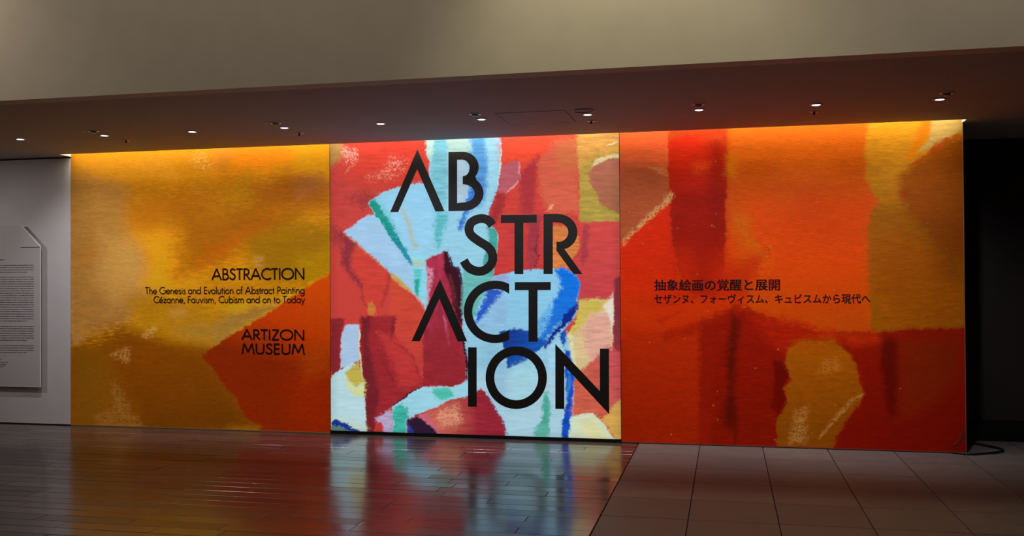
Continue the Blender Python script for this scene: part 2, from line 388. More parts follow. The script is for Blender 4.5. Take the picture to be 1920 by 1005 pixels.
#PAINT_BEGIN
ZT = H+0.24
def paint_center():
    c = Canvas(X1+0.004, X2-0.004, 0.035, ZT, 540, 560, (200, 66, 57)); c.sta = 0.55; c.st = fbm(c.px/3.2+3, c.py/3.2+7, 3)
    P = c.poly
    # reds, upper left
    P([(640, 200), (800, 200), (806, 300), (800, 345), (700, 372), (640, 340)], (226, 66, 46), c2=(196, 66, 58), g=((700, 275), (690, 380)), soft=30, rough=6)
    P([(619, 310), (700, 372), (690, 402), (640, 436), (619, 470)], (196, 66, 60), soft=20)
    P([(600, 200), (640, 200), (643, 290), (632, 304), (619, 312), (600, 312)], (186, 142, 72), soft=8, c2=(168, 120, 62), g=((625, 275), (625, 310)))
    P([(641, 275), (668, 280), (670, 300), (645, 306)], (236, 170, 150), dry=0.55, soft=6)
    P([(735, 295), (760, 300), (765, 315), (740, 330), (700, 337), (692, 332), (720, 318)], (236, 150, 130), dry=0.75, soft=10)
    c.line([(646, 325), (655, 314), (668, 308)], 4, (220, 120, 90), alpha=0.8)
    P([(650, 372), (690, 360), (703, 368), (692, 382), (680, 392), (668, 380)], (130, 45, 55), alpha=0.6, soft=10)
    P([(619, 418), (645, 436), (650, 450), (640, 470), (619, 450)], (150, 50, 55), alpha=0.7, soft=10)
    # the pale centre
    P([(645, 435), (660, 426), (675, 413), (688, 404), (702, 402), (697, 392), (689, 380), (703, 370), (720, 361), (745, 352), (770, 346), (794, 343),
       (806, 337), (803, 322), (806, 305), (800, 290), (799, 200), (938, 200), (940, 270), (939, 300), (938, 330), (934, 355), (926, 375), (916, 402), (912, 430), (934, 425), (935, 450), (929, 495), (924, 520),
       (940, 514), (990, 505), (1010, 560), (1060, 625), (1075, 660), (1080, 822), (870, 830), (868, 720), (840, 600), (797, 590), (795, 576), (785, 560), (770, 545), (745, 525), (730, 512), (715, 500), (690, 477), (665, 455)],
      (150, 208, 232), c2=(146, 198, 222), g=((750, 350), (1000, 800)), soft=1.2, rough=3, tex=0.07)
    P([(645, 435), (660, 426), (675, 413), (688, 404), (702, 402), (715, 425), (745, 462), (776, 497), (778, 545), (740, 515), (690, 477)], (160, 200, 232), soft=3, tex=0.06)
    P([(770, 470), (800, 480), (800, 590), (782, 556), (772, 520)], (140, 214, 232), soft=6)
    P([(707, 372), (760, 352), (800, 345), (812, 372), (818, 420), (800, 470), (778, 480), (755, 440), (725, 405)], (150, 208, 240), soft=8, tex=0.06)
    P([(799, 200), (842, 200), (842, 300), (838, 372), (828, 400), (815, 392), (808, 345), (808, 305)], (118, 192, 208), soft=5, tex=0.22, alpha=0.9)
    P([(799, 200), (815, 200), (812, 285), (806, 303), (800, 288)], (190, 224, 208), soft=4)
    P([(836, 200), (880, 200), (883, 290), (876, 330), (846, 320), (840, 290)], (186, 214, 196), soft=6, alpha=0.8)
    P([(845, 298), (880, 300), (882, 345), (870, 380), (845, 380)], (168, 198, 216), soft=6)
    P([(883, 200), (902, 200), (916, 285), (921, 330), (914, 360), (900, 385), (888, 385), (884, 340)], (74, 150, 216), soft=9, rough=9, c2=(52, 118, 210), g=((895, 280), (905, 380)), alpha=0.85, tex=0.25)
    P([(905, 200), (935, 200), (936, 290), (930, 350), (915, 390), (914, 300)], (158, 214, 236), soft=7, tex=0.12)
    c.line([(938, 262), (939, 290), (937, 320), (932, 355)], 4, (206, 226, 222), soft=1)
    P([(878, 356), (892, 345), (900, 372), (886, 392), (874, 410), (868, 432), (861, 434), (863, 412), (872, 388)], (52, 118, 205), rough=7, soft=4, tex=0.3)
    P([(870, 700), (1060, 690), (1062, 830), (950, 830), (900, 730), (876, 722)], (170, 210, 226), soft=14, tex=0.07)
    P([(905, 650), (935, 645), (955, 700), (950, 760), (920, 750)], (136, 184, 214), soft=14, alpha=0.6, tex=0.1)
    P([(960, 560), (990, 560), (988, 615), (962, 615)], (150, 214, 228), soft=8, tex=0.06)
    P([(935, 420), (880, 400), (870, 440), (866, 500), (900, 510), (912, 450)], (148, 206, 226), soft=8, alpha=0.7)
    # teal strokes of the fan
    P([(690, 380), (703, 371), (712, 390), (724, 405), (737, 425), (749, 450), (762, 468), (773, 490), (772, 498), (765, 492), (752, 475), (740, 457), (722, 430), (706, 405)],
      (26, 148, 136), c2=(38, 140, 172), g=((720, 420), (770, 495)), soft=1.6, rough=5, tex=0.2)
    P([(703, 371), (712, 376), (726, 396), (740, 418), (752, 440), (744, 440), (722, 402)], (110, 196, 206), soft=4, rough=8, alpha=0.7)
    P([(753, 385), (760, 392), (768, 412), (777, 440), (783, 465), (774, 468), (765, 435), (754, 398)], (184, 182, 138), soft=4, rough=6, alpha=0.75, dry=0.3)
    P([(772, 486), (798, 488), (798, 500), (774, 500)], (190, 196, 150), soft=3, dry=0.4, alpha=0.7)
    P([(816, 400), (836, 400), (838, 415), (830, 440), (822, 466), (817, 458), (814, 430)], (76, 184, 190), soft=5, rough=7, alpha=0.85, tex=0.2)
    P([(774, 505), (792, 505), (790, 522), (786, 545), (784, 560), (779, 550), (775, 525)], (104, 200, 206), soft=3, tex=0.2)
    P([(776, 522), (786, 524), (785, 545), (783, 558), (779, 545)], (40, 160, 150), soft=2)
    c.line([(647, 436), (668, 456), (692, 478), (716, 500), (730, 512)], 5, (196, 140, 84), soft=2, alpha=0.8)
    P([(731, 514), (741, 515), (756, 529), (772, 546), (766, 549), (748, 536), (732, 522)], (196, 158, 88), soft=2, rough=4)
    c.line([(770, 546), (786, 561), (797, 577)], 4, (214, 170, 160), soft=2, alpha=0.8)
    # reds, middle left
    P([(668, 458), (728, 508), (727, 560), (700, 600), (680, 590), (680, 540), (662, 505), (660, 475)], (204, 64, 54), soft=4)
    P([(730, 520), (750, 536), (785, 562), (797, 580), (795, 700), (745, 640), (728, 600)], (206, 72, 52), soft=4, c2=(196, 64, 56), g=((740, 540), (780, 690)))
    P([(636, 440), (648, 444), (668, 457), (659, 475), (657, 500), (679, 534), (678, 542), (658, 520), (640, 496), (641, 478), (646, 460)], (128, 42, 56), soft=6, alpha=0.85)
    c.line([(678, 538), (680, 560), (690, 580)], 5, (150, 48, 56), soft=3, alpha=0.7)
    c.line([(722, 500), (730, 512), (725, 545), (716, 575)], 5, (140, 44, 50), soft=4, alpha=0.6)
    P([(690, 568), (699, 566), (704, 584), (700, 594), (690, 590)], (196, 118, 58), rough=6, soft=3)
    P([(619, 598), (646, 598), (640, 625), (638, 680), (646, 690), (632, 700), (624, 703), (619, 694)], (138, 38, 46), soft=2)
    P([(677, 594), (742, 592), (738, 626), (759, 655), (783, 691), (793, 715), (789, 724), (761, 742), (737, 760), (729, 770), (706, 788), (702, 825), (689, 825), (684, 760), (680, 711), (676, 660)],
      (156, 40, 46), soft=2, rough=4, tex=0.14)
    P([(708, 622), (740, 628), (770, 662), (790, 712), (768, 728), (748, 722), (740, 690), (722, 655)], (190, 54, 54), soft=8, rough=6)
    P([(677, 594), (694, 594), (690, 640), (700, 690), (712, 735), (704, 780), (702, 825), (689, 825), (684, 760), (679, 700)], (108, 30, 40), soft=6, alpha=0.85)
    P([(736, 595), (745, 597), (738, 625), (732, 640)], (120, 34, 42), soft=3, alpha=0.8)
    c.line([(735, 640), (760, 655), (775, 672), (785, 700)], 3, (120, 36, 42), soft=2, alpha=0.6)
    c.line([(716, 672), (730, 700), (742, 722)], 4, (126, 34, 42), soft=3, alpha=0.6)
    # white strokes, lower left
    P([(649, 609), (671, 608), (675, 624), (672, 650), (675, 675), (650, 686), (639, 690), (639, 665), (641, 625)], (170, 198, 228), soft=1.6, rough=3, tex=0.06)
    c.line([(671, 612), (675, 625), (673, 650), (677, 680), (682, 740)], 3, (222, 208, 176), soft=1)
    P([(619, 708), (630, 699), (645, 689), (662, 680), (676, 690), (681, 730), (685, 760), (688, 825), (619, 825)], (184, 220, 226), soft=1.5, rough=3, tex=0.06)
    P([(645, 700), (658, 690), (672, 678), (678, 700), (681, 716), (668, 727), (655, 714)], (192, 174, 76), soft=2, rough=4)
    P([(646, 704), (668, 728), (682, 716), (684, 745), (668, 742), (652, 725)], (216, 216, 136), soft=5, rough=6, dry=0.2)
    P([(619, 780), (660, 790), (686, 800), (686, 815), (640, 800)], (206, 220, 190), soft=8, alpha=0.7)
    P([(619, 797), (634, 796), (655, 806), (674, 810), (674, 825), (619, 825)], (92, 122, 116), soft=2)
    P([(619, 792), (632, 787), (646, 793), (662, 801), (673, 804), (672, 810), (655, 808), (640, 801), (622, 797)], (22, 52, 142), rough=6, soft=1.5)
    # maroon figure
    P([(798, 491), (809, 481), (831, 473), (839, 472), (845, 499), (859, 503), (865, 527), (867, 564), (867, 608), (869, 641), (875, 675), (875, 711), (868, 719), (849, 726), (825, 723), (793, 723), (794, 685), (793, 645), (797, 600), (802, 560), (801, 520)],
      (172, 48, 76), c2=(150, 40, 48), g=((820, 500), (830, 690)), soft=1.6, rough=3, tex=0.18, sdir=(0.4, 3))
    P([(831, 473), (840, 471), (846, 499), (859, 503), (866, 530), (868, 608), (860, 604), (850, 570), (842, 535), (833, 505)], (58, 18, 32), soft=3, rough=4)
    c.line([(843, 480), (848, 500), (858, 503), (864, 515), (868, 545), (868, 600)], 4, (22, 22, 66), soft=1.5)
    c.line([(843, 515), (850, 545), (856, 575)], 6, (120, 52, 44), soft=4, alpha=0.7)
    P([(798, 500), (812, 505), (810, 530), (804, 560), (799, 570), (801, 525)], (214, 140, 166), dry=0.4, soft=3)
    c.line([(832, 590), (838, 620), (842, 648)], 6, (206, 104, 140), soft=3, alpha=0.8, dry=0.2)
    P([(797, 640), (850, 600), (866, 640), (874, 680), (874, 712), (850, 722), (797, 718)], (150, 38, 48), soft=14, alpha=0.75)
    c.line([(868, 620), (871, 650), (876, 690), (875, 712)], 4, (40, 18, 44), soft=1.5)
    # swoosh at the foot
    P([(736, 762), (749, 752), (769, 738), (793, 725), (825, 724), (849, 726), (880, 714), (882, 742), (839, 751), (817, 764), (789, 774), (765, 786), (762, 800), (766, 825), (735, 825)], (156, 214, 232), soft=1.5, tex=0.06)
    c.line([(734, 763), (749, 751), (769, 737), (793, 724)], 3, (60, 24, 50), soft=1)
    P([(737, 768), (750, 758), (766, 764), (768, 774), (762, 786), (763, 825), (736, 825)], (62, 180, 164), soft=3, rough=6, tex=0.2)
    P([(812, 727), (842, 728), (849, 742), (826, 751), (815, 742)], (80, 196, 176), soft=4, rough=5)
    P([(706, 788), (717, 776), (731, 767), (737, 776), (735, 825), (718, 825), (716, 800)], (184, 170, 206), dry=0.15, soft=3, rough=5)
    P([(703, 790), (717, 794), (719, 825), (702, 825)], (190, 58, 54), soft=2)
    P([(780, 777), (813, 769), (839, 751), (882, 742), (903, 728), (920, 754), (932, 772), (942, 790), (953, 830), (762, 830)], (196, 96, 80), c2=(152, 38, 52), g=((830, 780), (895, 780)), soft=1.6, rough=4, tex=0.16)
    P([(820, 775), (855, 760), (868, 785), (850, 800), (826, 800)], (222, 146, 116), soft=8, rough=8, dry=0.25)
    P([(781, 777), (797, 776), (815, 795), (832, 825), (820, 825), (800, 795)], (206, 104, 126), dry=0.1, soft=3, rough=4)
    P([(780, 778), (763, 789), (768, 804), (780, 825), (826, 825), (812, 802), (796, 790)], (44, 26, 50), soft=2, rough=4)
    P([(763, 790), (768, 800), (790, 825), (765, 825)], (30, 58, 150), dry=0.25, soft=2)
    c.line([(905, 732), (921, 756), (933, 774), (943, 792), (951, 818)], 3, (130, 50, 84), soft=1.5, rough=5)
    # column beside the S, and the light area in and around C
    P([(912, 425), (934, 430), (933, 455), (929, 490), (924, 520), (905, 520), (908, 480), (918, 450)], (64, 158, 150), soft=3, rough=4, tex=0.15)
    c.line([(934, 428), (935, 452), (928, 500)], 3, (214, 218, 196), soft=1)
    P([(868, 505), (905, 500), (925, 518), (915, 545), (900, 565), (892, 590), (876, 606), (866, 580)], (104, 182, 178), soft=4, tex=0.15)
    # rounded blue form
    P([(903, 565), (925, 522), (940, 514), (962, 508), (985, 505), (1010, 504), (1040, 502), (1065, 505), (1080, 515), (1086, 530), (1086, 548), (1083, 560), (1086, 570), (1082, 590), (1070, 605), (1055, 620), (1040, 632),
       (1010, 640), (975, 620), (940, 622), (915, 632), (895, 622), (888, 608)], (138, 200, 230), soft=1.5, rough=3, tex=0.06)
    P([(925, 520), (950, 512), (955, 530), (930, 545), (915, 545)], (150, 160, 214), soft=6, alpha=0.7)
    P([(893, 600), (940, 545), (952, 560), (950, 610), (920, 628), (900, 618)], (142, 190, 224), soft=5, tex=0.1)
    P([(914, 545), (928, 540), (944, 547), (930, 562), (915, 582), (900, 602), (888, 608), (893, 588), (905, 568)], (48, 88, 188), c2=(34, 92, 200), g=((940, 545), (890, 605)), soft=4, rough=6, tex=0.2)
    P([(1038, 502), (1065, 504), (1080, 514), (1087, 530), (1086, 552), (1083, 562), (1078, 585), (1050, 606), (1035, 625), (1018, 644), (1006, 640), (1010, 606), (1026, 585), (1038, 565), (1048, 548), (1050, 532), (1044, 515)],
      (10, 112, 222), c2=(40, 116, 214), g=((1060, 520), (1015, 640)), soft=5, rough=7, tex=0.12)
    P([(1010, 600), (1024, 580), (1036, 570), (1034, 590), (1022, 620), (1010, 636)], (104, 180, 232), soft=5, dry=0.2)
    P([(1086, 563), (1084, 582), (1072, 602), (1052, 618), (1038, 634), (1022, 656), (1020, 648), (1038, 620), (1050, 608), (1056, 592), (1070, 578)], (14, 42, 138), soft=2.5, rough=5)
    P([(936, 622), (955, 617), (975, 617), (995, 622), (1010, 634), (1028, 640), (1012, 655), (1000, 666), (985, 676), (966, 686), (951, 692), (950, 672), (944, 652)], (22, 58, 146), c2=(24, 88, 180), g=((960, 630), (1010, 660)), soft=2, rough=3, tex=0.2)
    P([(1050, 626), (1057, 620), (1063, 618), (1061, 636), (1056, 652), (1050, 642)], (26, 80, 176), soft=2, rough=4)
    P([(1024, 655), (1040, 640), (1050, 636), (1056, 655), (1060, 668), (1030, 700), (1028, 680)], (160, 212, 236), soft=3)
    P([(960, 690), (1000, 672), (1005, 720), (990, 750), (958, 745)], (160, 216, 228), soft=12, alpha=0.6)
    P([(1059, 658), (1070, 655), (1073, 672), (1077, 700), (1076, 730), (1074, 760), (1070, 790), (1065, 830), (1051, 830), (1055, 790), (1060, 766), (1063, 740), (1060, 710)], (18, 76, 190), soft=2, rough=4, tex=0.2)
    c.line([(1066, 690), (1068, 720), (1062, 748)], 6, (70, 150, 226), soft=3, alpha=0.7, dry=0.2)
    P([(1021, 733), (1027, 735), (1032, 760), (1030, 790), (1029, 830), (999, 830), (1003, 805), (1016, 785), (1018, 755)], (72, 172, 152), c2=(108, 186, 170), g=((1025, 780), (1003, 820)), soft=4, rough=4)
    # right side reds
    P([(940, 200), (1085, 200), (1086, 500), (1036, 503), (985, 505), (925, 517), (930, 490), (935, 440), (925, 425), (916, 402), (930, 365), (938, 330), (941, 290)], (216, 72, 56), soft=1.5, rough=2, c2=(196, 58, 56), g=((1010, 270), (980, 480)))
    P([(940, 200), (1085, 200), (1084, 280), (1000, 300), (942, 300)], (240, 78, 50), soft=18, rough=8)
    P([(941, 312), (952, 304), (973, 300), (973, 318), (977, 338), (962, 352), (950, 364), (930, 361), (937, 335)], (184, 92, 104), soft=2, rough=4)
    c.line([(973, 302), (973, 322), (977, 338), (962, 352), (949, 364)], 3, (232, 156, 156), soft=1.5, rough=5, dry=0.15)
    P([(930, 362), (950, 366), (940, 400), (928, 425), (918, 410)], (160, 46, 50), soft=6)
    P([(1013, 289), (1006, 330), (1003, 370), (999, 400), (978, 400), (976, 350), (975, 325), (992, 308)], (172, 52, 58), soft=5, rough=5)
    P([(992, 405), (1014, 402), (1012, 430), (1010, 470), (1004, 500), (990, 506), (988, 450)], (160, 54, 66), soft=5, rough=5)
    c.line([(1008, 440), (1004, 470), (1010, 480), (1003, 500)], 4, (110, 32, 48), soft=2, alpha=0.8)
    P([(1009, 305), (1040, 262), (1084, 258), (1087, 330), (1087, 400), (1030, 400), (1016, 372), (1010, 340)], (212, 96, 70), soft=8, rough=6)
    P([(1042, 268), (1080, 262), (1080, 312), (1048, 320)], (206, 112, 64), soft=10, alpha=0.8)
    c.line([(1024, 398), (1032, 390), (1036, 384)], 5, (230, 160, 110), soft=2)
    P([(1083, 200), (1170, 200), (1170, 417), (1105, 418), (1086, 417), (1087, 330), (1083, 300)], (190, 152, 70), c2=(176, 152, 66), g=((1120, 270), (1110, 400)), soft=1.8, rough=4, tex=0.16)
    P([(1084, 200), (1170, 200), (1170, 285), (1120, 285), (1090, 310), (1084, 290)], (220, 158, 78), soft=8, tex=0.2)
    P([(1102, 322), (1120, 309), (1140, 298), (1170, 294), (1170, 405), (1130, 388), (1110, 350)], (182, 108, 84), c2=(162, 100, 70), g=((1130, 310), (1150, 390)), soft=3, rough=5)
    P([(1110, 312), (1116, 298), (1135, 292), (1170, 286), (1170, 295), (1140, 298), (1124, 307)], (226, 204, 150), soft=2, rough=4)
    c.line([(1135, 273), (1150, 269), (1158, 266)], 3, (236, 214, 160), soft=1)
    P([(1086, 416), (1170, 414), (1170, 563), (1087, 562), (1088, 530), (1076, 510), (1060, 503), (1085, 480)], (206, 72, 68), soft=1.5, rough=3, c2=(196, 66, 70), g=((1120, 430), (1120, 550)))
    P([(1094, 420), (1104, 420), (1102, 480), (1092, 500), (1088, 480)], (160, 54, 66), soft=4, alpha=0.85)
    P([(1036, 424), (1072, 423), (1086, 446), (1086, 465), (1074, 485), (1064, 503), (1036, 503)], (212, 124, 66), soft=3, rough=5, tex=0.2)
    # right side, low
    P([(1087, 563), (1148, 560), (1150, 640), (1145, 700), (1100, 700), (1078, 690), (1070, 650), (1063, 628), (1082, 600)], (218, 192, 142), soft=1.6, rough=3)
    P([(1087, 563), (1140, 562), (1128, 582), (1104, 592), (1084, 620), (1066, 630), (1080, 600)], (206, 184, 84), soft=5, rough=5)
    P([(1104, 592), (1145, 585), (1149, 660), (1110, 690), (1096, 650), (1092, 625)], (222, 166, 146), soft=9, rough=6, tex=0.14)
    P([(1064, 622), (1072, 628), (1080, 680), (1082, 710), (1076, 700), (1070, 665)], (216, 222, 178), soft=4)
    P([(1132, 575), (1150, 550), (1152, 600), (1148, 630), (1144, 600)], (230, 222, 206), soft=3, rough=6, dry=0.1)
    P([(1152, 523), (1170, 508), (1170, 700), (1152, 690), (1149, 640), (1151, 580)], (136, 46, 56), soft=2.5, c2=(156, 56, 62), g=((1160, 560), (1160, 690)))
    P([(1100, 684), (1112, 676), (1140, 650), (1170, 662), (1170, 758), (1142, 778), (1112, 778), (1080, 784), (1071, 776), (1078, 720), (1092, 692)], (206, 96, 74), soft=5, rough=5, tex=0.16, c2=(200, 78, 84), g=((1100, 720), (1165, 700)))
    P([(1066, 830), (1071, 783), (1085, 779), (1100, 774), (1112, 776), (1126, 788), (1142, 806), (1158, 835)], (212, 226, 196), soft=2, rough=4, tex=0.06)
    P([(1090, 790), (1115, 785), (1150, 835), (1100, 835)], (228, 216, 140), soft=14, alpha=0.6)
    P([(1126, 786), (1142, 772), (1156, 752), (1175, 744), (1175, 835), (1158, 835), (1142, 805)], (216, 168, 84), soft=3, rough=4)
    # backlight fades a little at the box edges
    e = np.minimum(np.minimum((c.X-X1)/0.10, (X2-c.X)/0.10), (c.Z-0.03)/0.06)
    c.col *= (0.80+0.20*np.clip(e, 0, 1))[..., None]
    return c

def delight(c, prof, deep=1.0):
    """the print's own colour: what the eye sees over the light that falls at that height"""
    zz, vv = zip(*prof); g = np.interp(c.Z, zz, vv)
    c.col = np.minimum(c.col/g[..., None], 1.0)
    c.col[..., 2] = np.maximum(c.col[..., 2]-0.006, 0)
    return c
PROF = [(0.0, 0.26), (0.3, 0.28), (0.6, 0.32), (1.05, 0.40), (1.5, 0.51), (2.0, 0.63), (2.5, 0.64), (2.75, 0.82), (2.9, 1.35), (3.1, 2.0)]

def paint_right():
    c = Canvas(X2+0.002, XR, 0.012, ZT, 420, 400, (196, 64, 6)); c.drymul = 0.6; c.texmul = 0.6; c.softmul = 1.3
    P = c.poly
    P([(1100, 610), (1900, 610), (1900, 950), (1100, 950)], (134, 26, 0), soft=22)
    P([(1362, 200), (1630, 200), (1630, 330), (1645, 375), (1630, 410), (1632, 622), (1500, 620), (1400, 560), (1380, 480), (1365, 400)], (240, 116, 8), c2=(186, 72, 4), g=((1500, 240), (1500, 350)), soft=4, tex=0.10)
    P([(1400, 380), (1640, 400), (1632, 622), (1480, 622), (1400, 560)], (196, 62, 4), soft=30, tex=0.10)
    P([(1500, 360), (1630, 370), (1632, 440), (1560, 460), (1480, 420)], (186, 58, 4), soft=20, alpha=0.8)
    P([(1160, 200), (1252, 200), (1253, 280), (1254, 340), (1262, 365), (1255, 375), (1235, 395), (1205, 420), (1180, 445), (1160, 462)], (240, 98, 50), c2=(160, 78, 44), g=((1200, 255), (1190, 340)), soft=3, rough=5, tex=0.16)
    P([(1160, 300), (1230, 310), (1250, 340), (1240, 380), (1200, 415), (1160, 440)], (156, 72, 42), soft=16, alpha=0.7, tex=0.2)
    P([(1163, 460), (1180, 445), (1235, 395), (1258, 372), (1262, 440), (1270, 520), (1290, 600), (1160, 640)], (192, 34, 8), soft=2, c2=(186, 40, 4), g=((1200, 430), (1220, 600)))
    P([(1253, 266), (1275, 258), (1300, 250), (1362, 246), (1363, 300), (1361, 400), (1358, 500), (1350, 560), (1300, 560), (1270, 500), (1258, 430), (1254, 340)], (222, 42, 12), c2=(142, 16, 10), g=((1300, 270), (1300, 370)), soft=2.5, rough=5, tex=0.16)
    P([(1328, 255), (1362, 252), (1361, 400), (1357, 520), (1336, 540), (1330, 400)], (120, 14, 14), soft=12, alpha=0.55, tex=0.2)
    P([(1258, 400), (1275, 400), (1285, 520), (1270, 540)], (120, 18, 10), soft=10, alpha=0.5)
    P([(1360, 500), (1440, 470), (1400, 560), (1340, 570), (1300, 560)], (170, 36, 6), soft=14, alpha=0.8)
    P([(1255, 470), (1360, 470), (1380, 560), (1330, 590), (1260, 580)], (176, 32, 8), soft=26, alpha=0.85)
    P([(1300, 430), (1345, 430), (1335, 560), (1300, 560)], (132, 18, 10), soft=16, alpha=0.6)
    P([(1300, 252), (1362, 244), (1362, 270), (1320, 262)], (232, 84, 40), soft=10, dry=0.3, rough=6)
    P([(1363, 290), (1384, 292), (1376, 330), (1362, 325)], (206, 122, 16), soft=8, dry=0.2)
    P([(1300, 305), (1330, 305), (1325, 320), (1305, 322)], (220, 80, 20), soft=8, dry=0.3)
    P([(1380, 400), (1410, 410), (1400, 430), (1430, 470), (1440, 490), (1400, 460), (1378, 420)], (176, 98, 16), soft=10, dry=0.4)
    P([(1258, 360), (1266, 368), (1240, 395), (1210, 418), (1185, 442), (1168, 462), (1170, 445), (1200, 415), (1235, 385)], (206, 166, 100), soft=4, dry=0.45, rough=6)
    P([(1215, 312), (1250, 315), (1250, 330), (1235, 325)], (206, 140, 80), dry=0.5, soft=4)
    P([(1435, 455), (1450, 455), (1450, 500), (1430, 530), (1415, 520), (1435, 480)], (222, 120, 40), dry=0.85, soft=6, alpha=0.5)
    # gold column
    P([(1628, 200), (1830, 200), (1830, 616), (1760, 614), (1700, 618), (1672, 622), (1642, 624), (1632, 600), (1630, 400), (1645, 378), (1625, 340), (1622, 290)], (236, 160, 34), c2=(136, 78, 8), g=((1700, 250), (1690, 400)), soft=5, rough=6, tex=0.18)
    P([(1630, 430), (1700, 430), (1800, 490), (1806, 612), (1640, 618)], (144, 74, 8), soft=18, tex=0.2)
    P([(1640, 480), (1700, 470), (1700, 540), (1650, 540)], (140, 64, 8), soft=16, alpha=0.5)
    P([(1735, 200), (1765, 200), (1735, 262), (1710, 300), (1695, 300), (1715, 265)], (240, 134, 16), soft=6, rough=6)
    P([(1750, 200), (1830, 200), (1830, 238), (1806, 246), (1770, 263), (1740, 280), (1720, 286), (1742, 262)], (216, 178, 96), soft=2.5, rough=4, tex=0.18)
    P([(1715, 306), (1745, 284), (1770, 266), (1806, 250), (1830, 245), (1830, 490), (1800, 488), (1740, 440), (1705, 400), (1686, 370), (1684, 330)], (160, 80, 6), c2=(128, 60, 4), g=((1760, 290), (1760, 420)), soft=9, rough=5, tex=0.14)
    P([(1745, 440), (1806, 430), (1806, 530), (1770, 520)], (120, 58, 2), soft=20, alpha=0.8)
    P([(1702, 310), (1735, 290), (1752, 268), (1775, 257), (1800, 252), (1785, 264), (1750, 288), (1712, 311)], (186, 52, 10), soft=2, rough=5, dry=0.1)
    c.line([(1755, 262), (1780, 258), (1806, 246)], 4, (206, 70, 24), dry=0.3)
    P([(1682, 355), (1700, 360), (1706, 375), (1690, 370)], (150, 46, 12), dry=0.2, soft=4)
    # lower field
    P([(1160, 570), (1290, 560), (1330, 600), (1330, 870), (1160, 870)], (164, 36, 0), c2=(132, 26, 0), g=((1200, 600), (1200, 800)), soft=18, tex=0.10)
    P([(1163, 560), (1230, 580), (1310, 560), (1390, 560), (1380, 590), (1300, 600), (1240, 620), (1163, 600)], (186, 44, 4), soft=14)
    P([(1312, 605), (1375, 578), (1400, 575), (1460, 605), (1472, 650), (1475, 700), (1470, 712), (1465, 760), (1455, 790), (1460, 870), (1312, 870)], (128, 16, 0), soft=6, rough=6, tex=0.16, c2=(110, 14, 0), g=((1390, 620), (1390, 800)))
    P([(1235, 628), (1300, 606), (1385, 568), (1392, 584), (1310, 622), (1250, 640)], (140, 22, 4), soft=8, rough=7, alpha=0.8)
    P([(1228, 600), (1260, 588), (1285, 580), (1240, 608)], (150, 26, 4), soft=6, alpha=0.7)
    P([(1400, 585), (1480, 600), (1560, 622), (1500, 640), (1470, 660), (1440, 640)], (150, 24, 2), soft=10, rough=8, tex=0.2)
    P([(1372, 590), (1386, 600), (1380, 680), (1376, 730), (1384, 780), (1374, 806), (1360, 800), (1354, 772), (1366, 740), (1362, 680)], (72, 10, 0), soft=8, rough=6, alpha=0.9)
    c.line([(1378, 760), (1380, 800), (1378, 850)], 7, (84, 10, 0), soft=4, alpha=0.8)
    P([(1318, 610), (1342, 612), (1336, 720), (1330, 860), (1312, 860)], (128, 20, 0), soft=8, alpha=0.6)
    P([(1452, 676), (1470, 680), (1482, 708), (1470, 724), (1474, 756), (1458, 785), (1446, 760), (1452, 715)], (92, 6, 0), soft=5, rough=8)
    P([(1474, 652), (1500, 640), (1560, 640), (1590, 660), (1606, 682), (1612, 712), (1620, 740), (1600, 772), (1572, 812), (1550, 870), (1460, 870), (1455, 792), (1474, 762), (1472, 726), (1484, 712), (1474, 690)],
      (146, 74, 0), c2=(112, 58, 0), g=((1530, 660), (1520, 820)), soft=2.5, rough=7, tex=0.14)
    P([(1485, 640), (1560, 636), (1550, 660), (1500, 664)], (150, 66, 0), soft=8, dry=0.2)
    P([(1548, 672), (1570, 670), (1580, 690), (1560, 700), (1530, 700)], (172, 104, 40), dry=0.5, soft=6)
    P([(1492, 770), (1512, 765), (1510, 830), (1478, 832)], (168, 120, 60), dry=0.5, soft=8, rough=8)
    c.line([(1535, 822), (1570, 780), (1600, 748), (1625, 735)], 8, (176, 122, 60), dry=0.45, soft=4)
    P([(1562, 622), (1640, 624), (1700, 618), (1806, 614), (1830, 614), (1830, 870), (1550, 870), (1574, 812), (1602, 772), (1622, 742), (1614, 700), (1592, 660)], (126, 16, 0), soft=5, rough=6, tex=0.10, c2=(106, 12, 0), g=((1700, 640), (1700, 800)))
    P([(1550, 622), (1640, 624), (1660, 640), (1600, 650)], (158, 34, 4), soft=8)
    P([(1656, 630), (1682, 640), (1686, 700), (1684, 780), (1672, 784), (1660, 740), (1652, 680)], (78, 6, 4), soft=7, rough=6, alpha=0.85)
    P([(1690, 640), (1800, 630), (1800, 700), (1760, 750), (1692, 780)], (108, 30, 0), soft=18, alpha=0.75)
    for q in range(45):
        x, y = rng.uniform(1170, 1800), rng.uniform(245, 830)
        P([(x-.9, y-.8), (x+.9, y-.8), (x+.9, y+.8), (x-.9, y+.8)], (220, 130, 80), soft=0.8, rough=0.5, alpha=0.6)
    return delight(c, PROF)

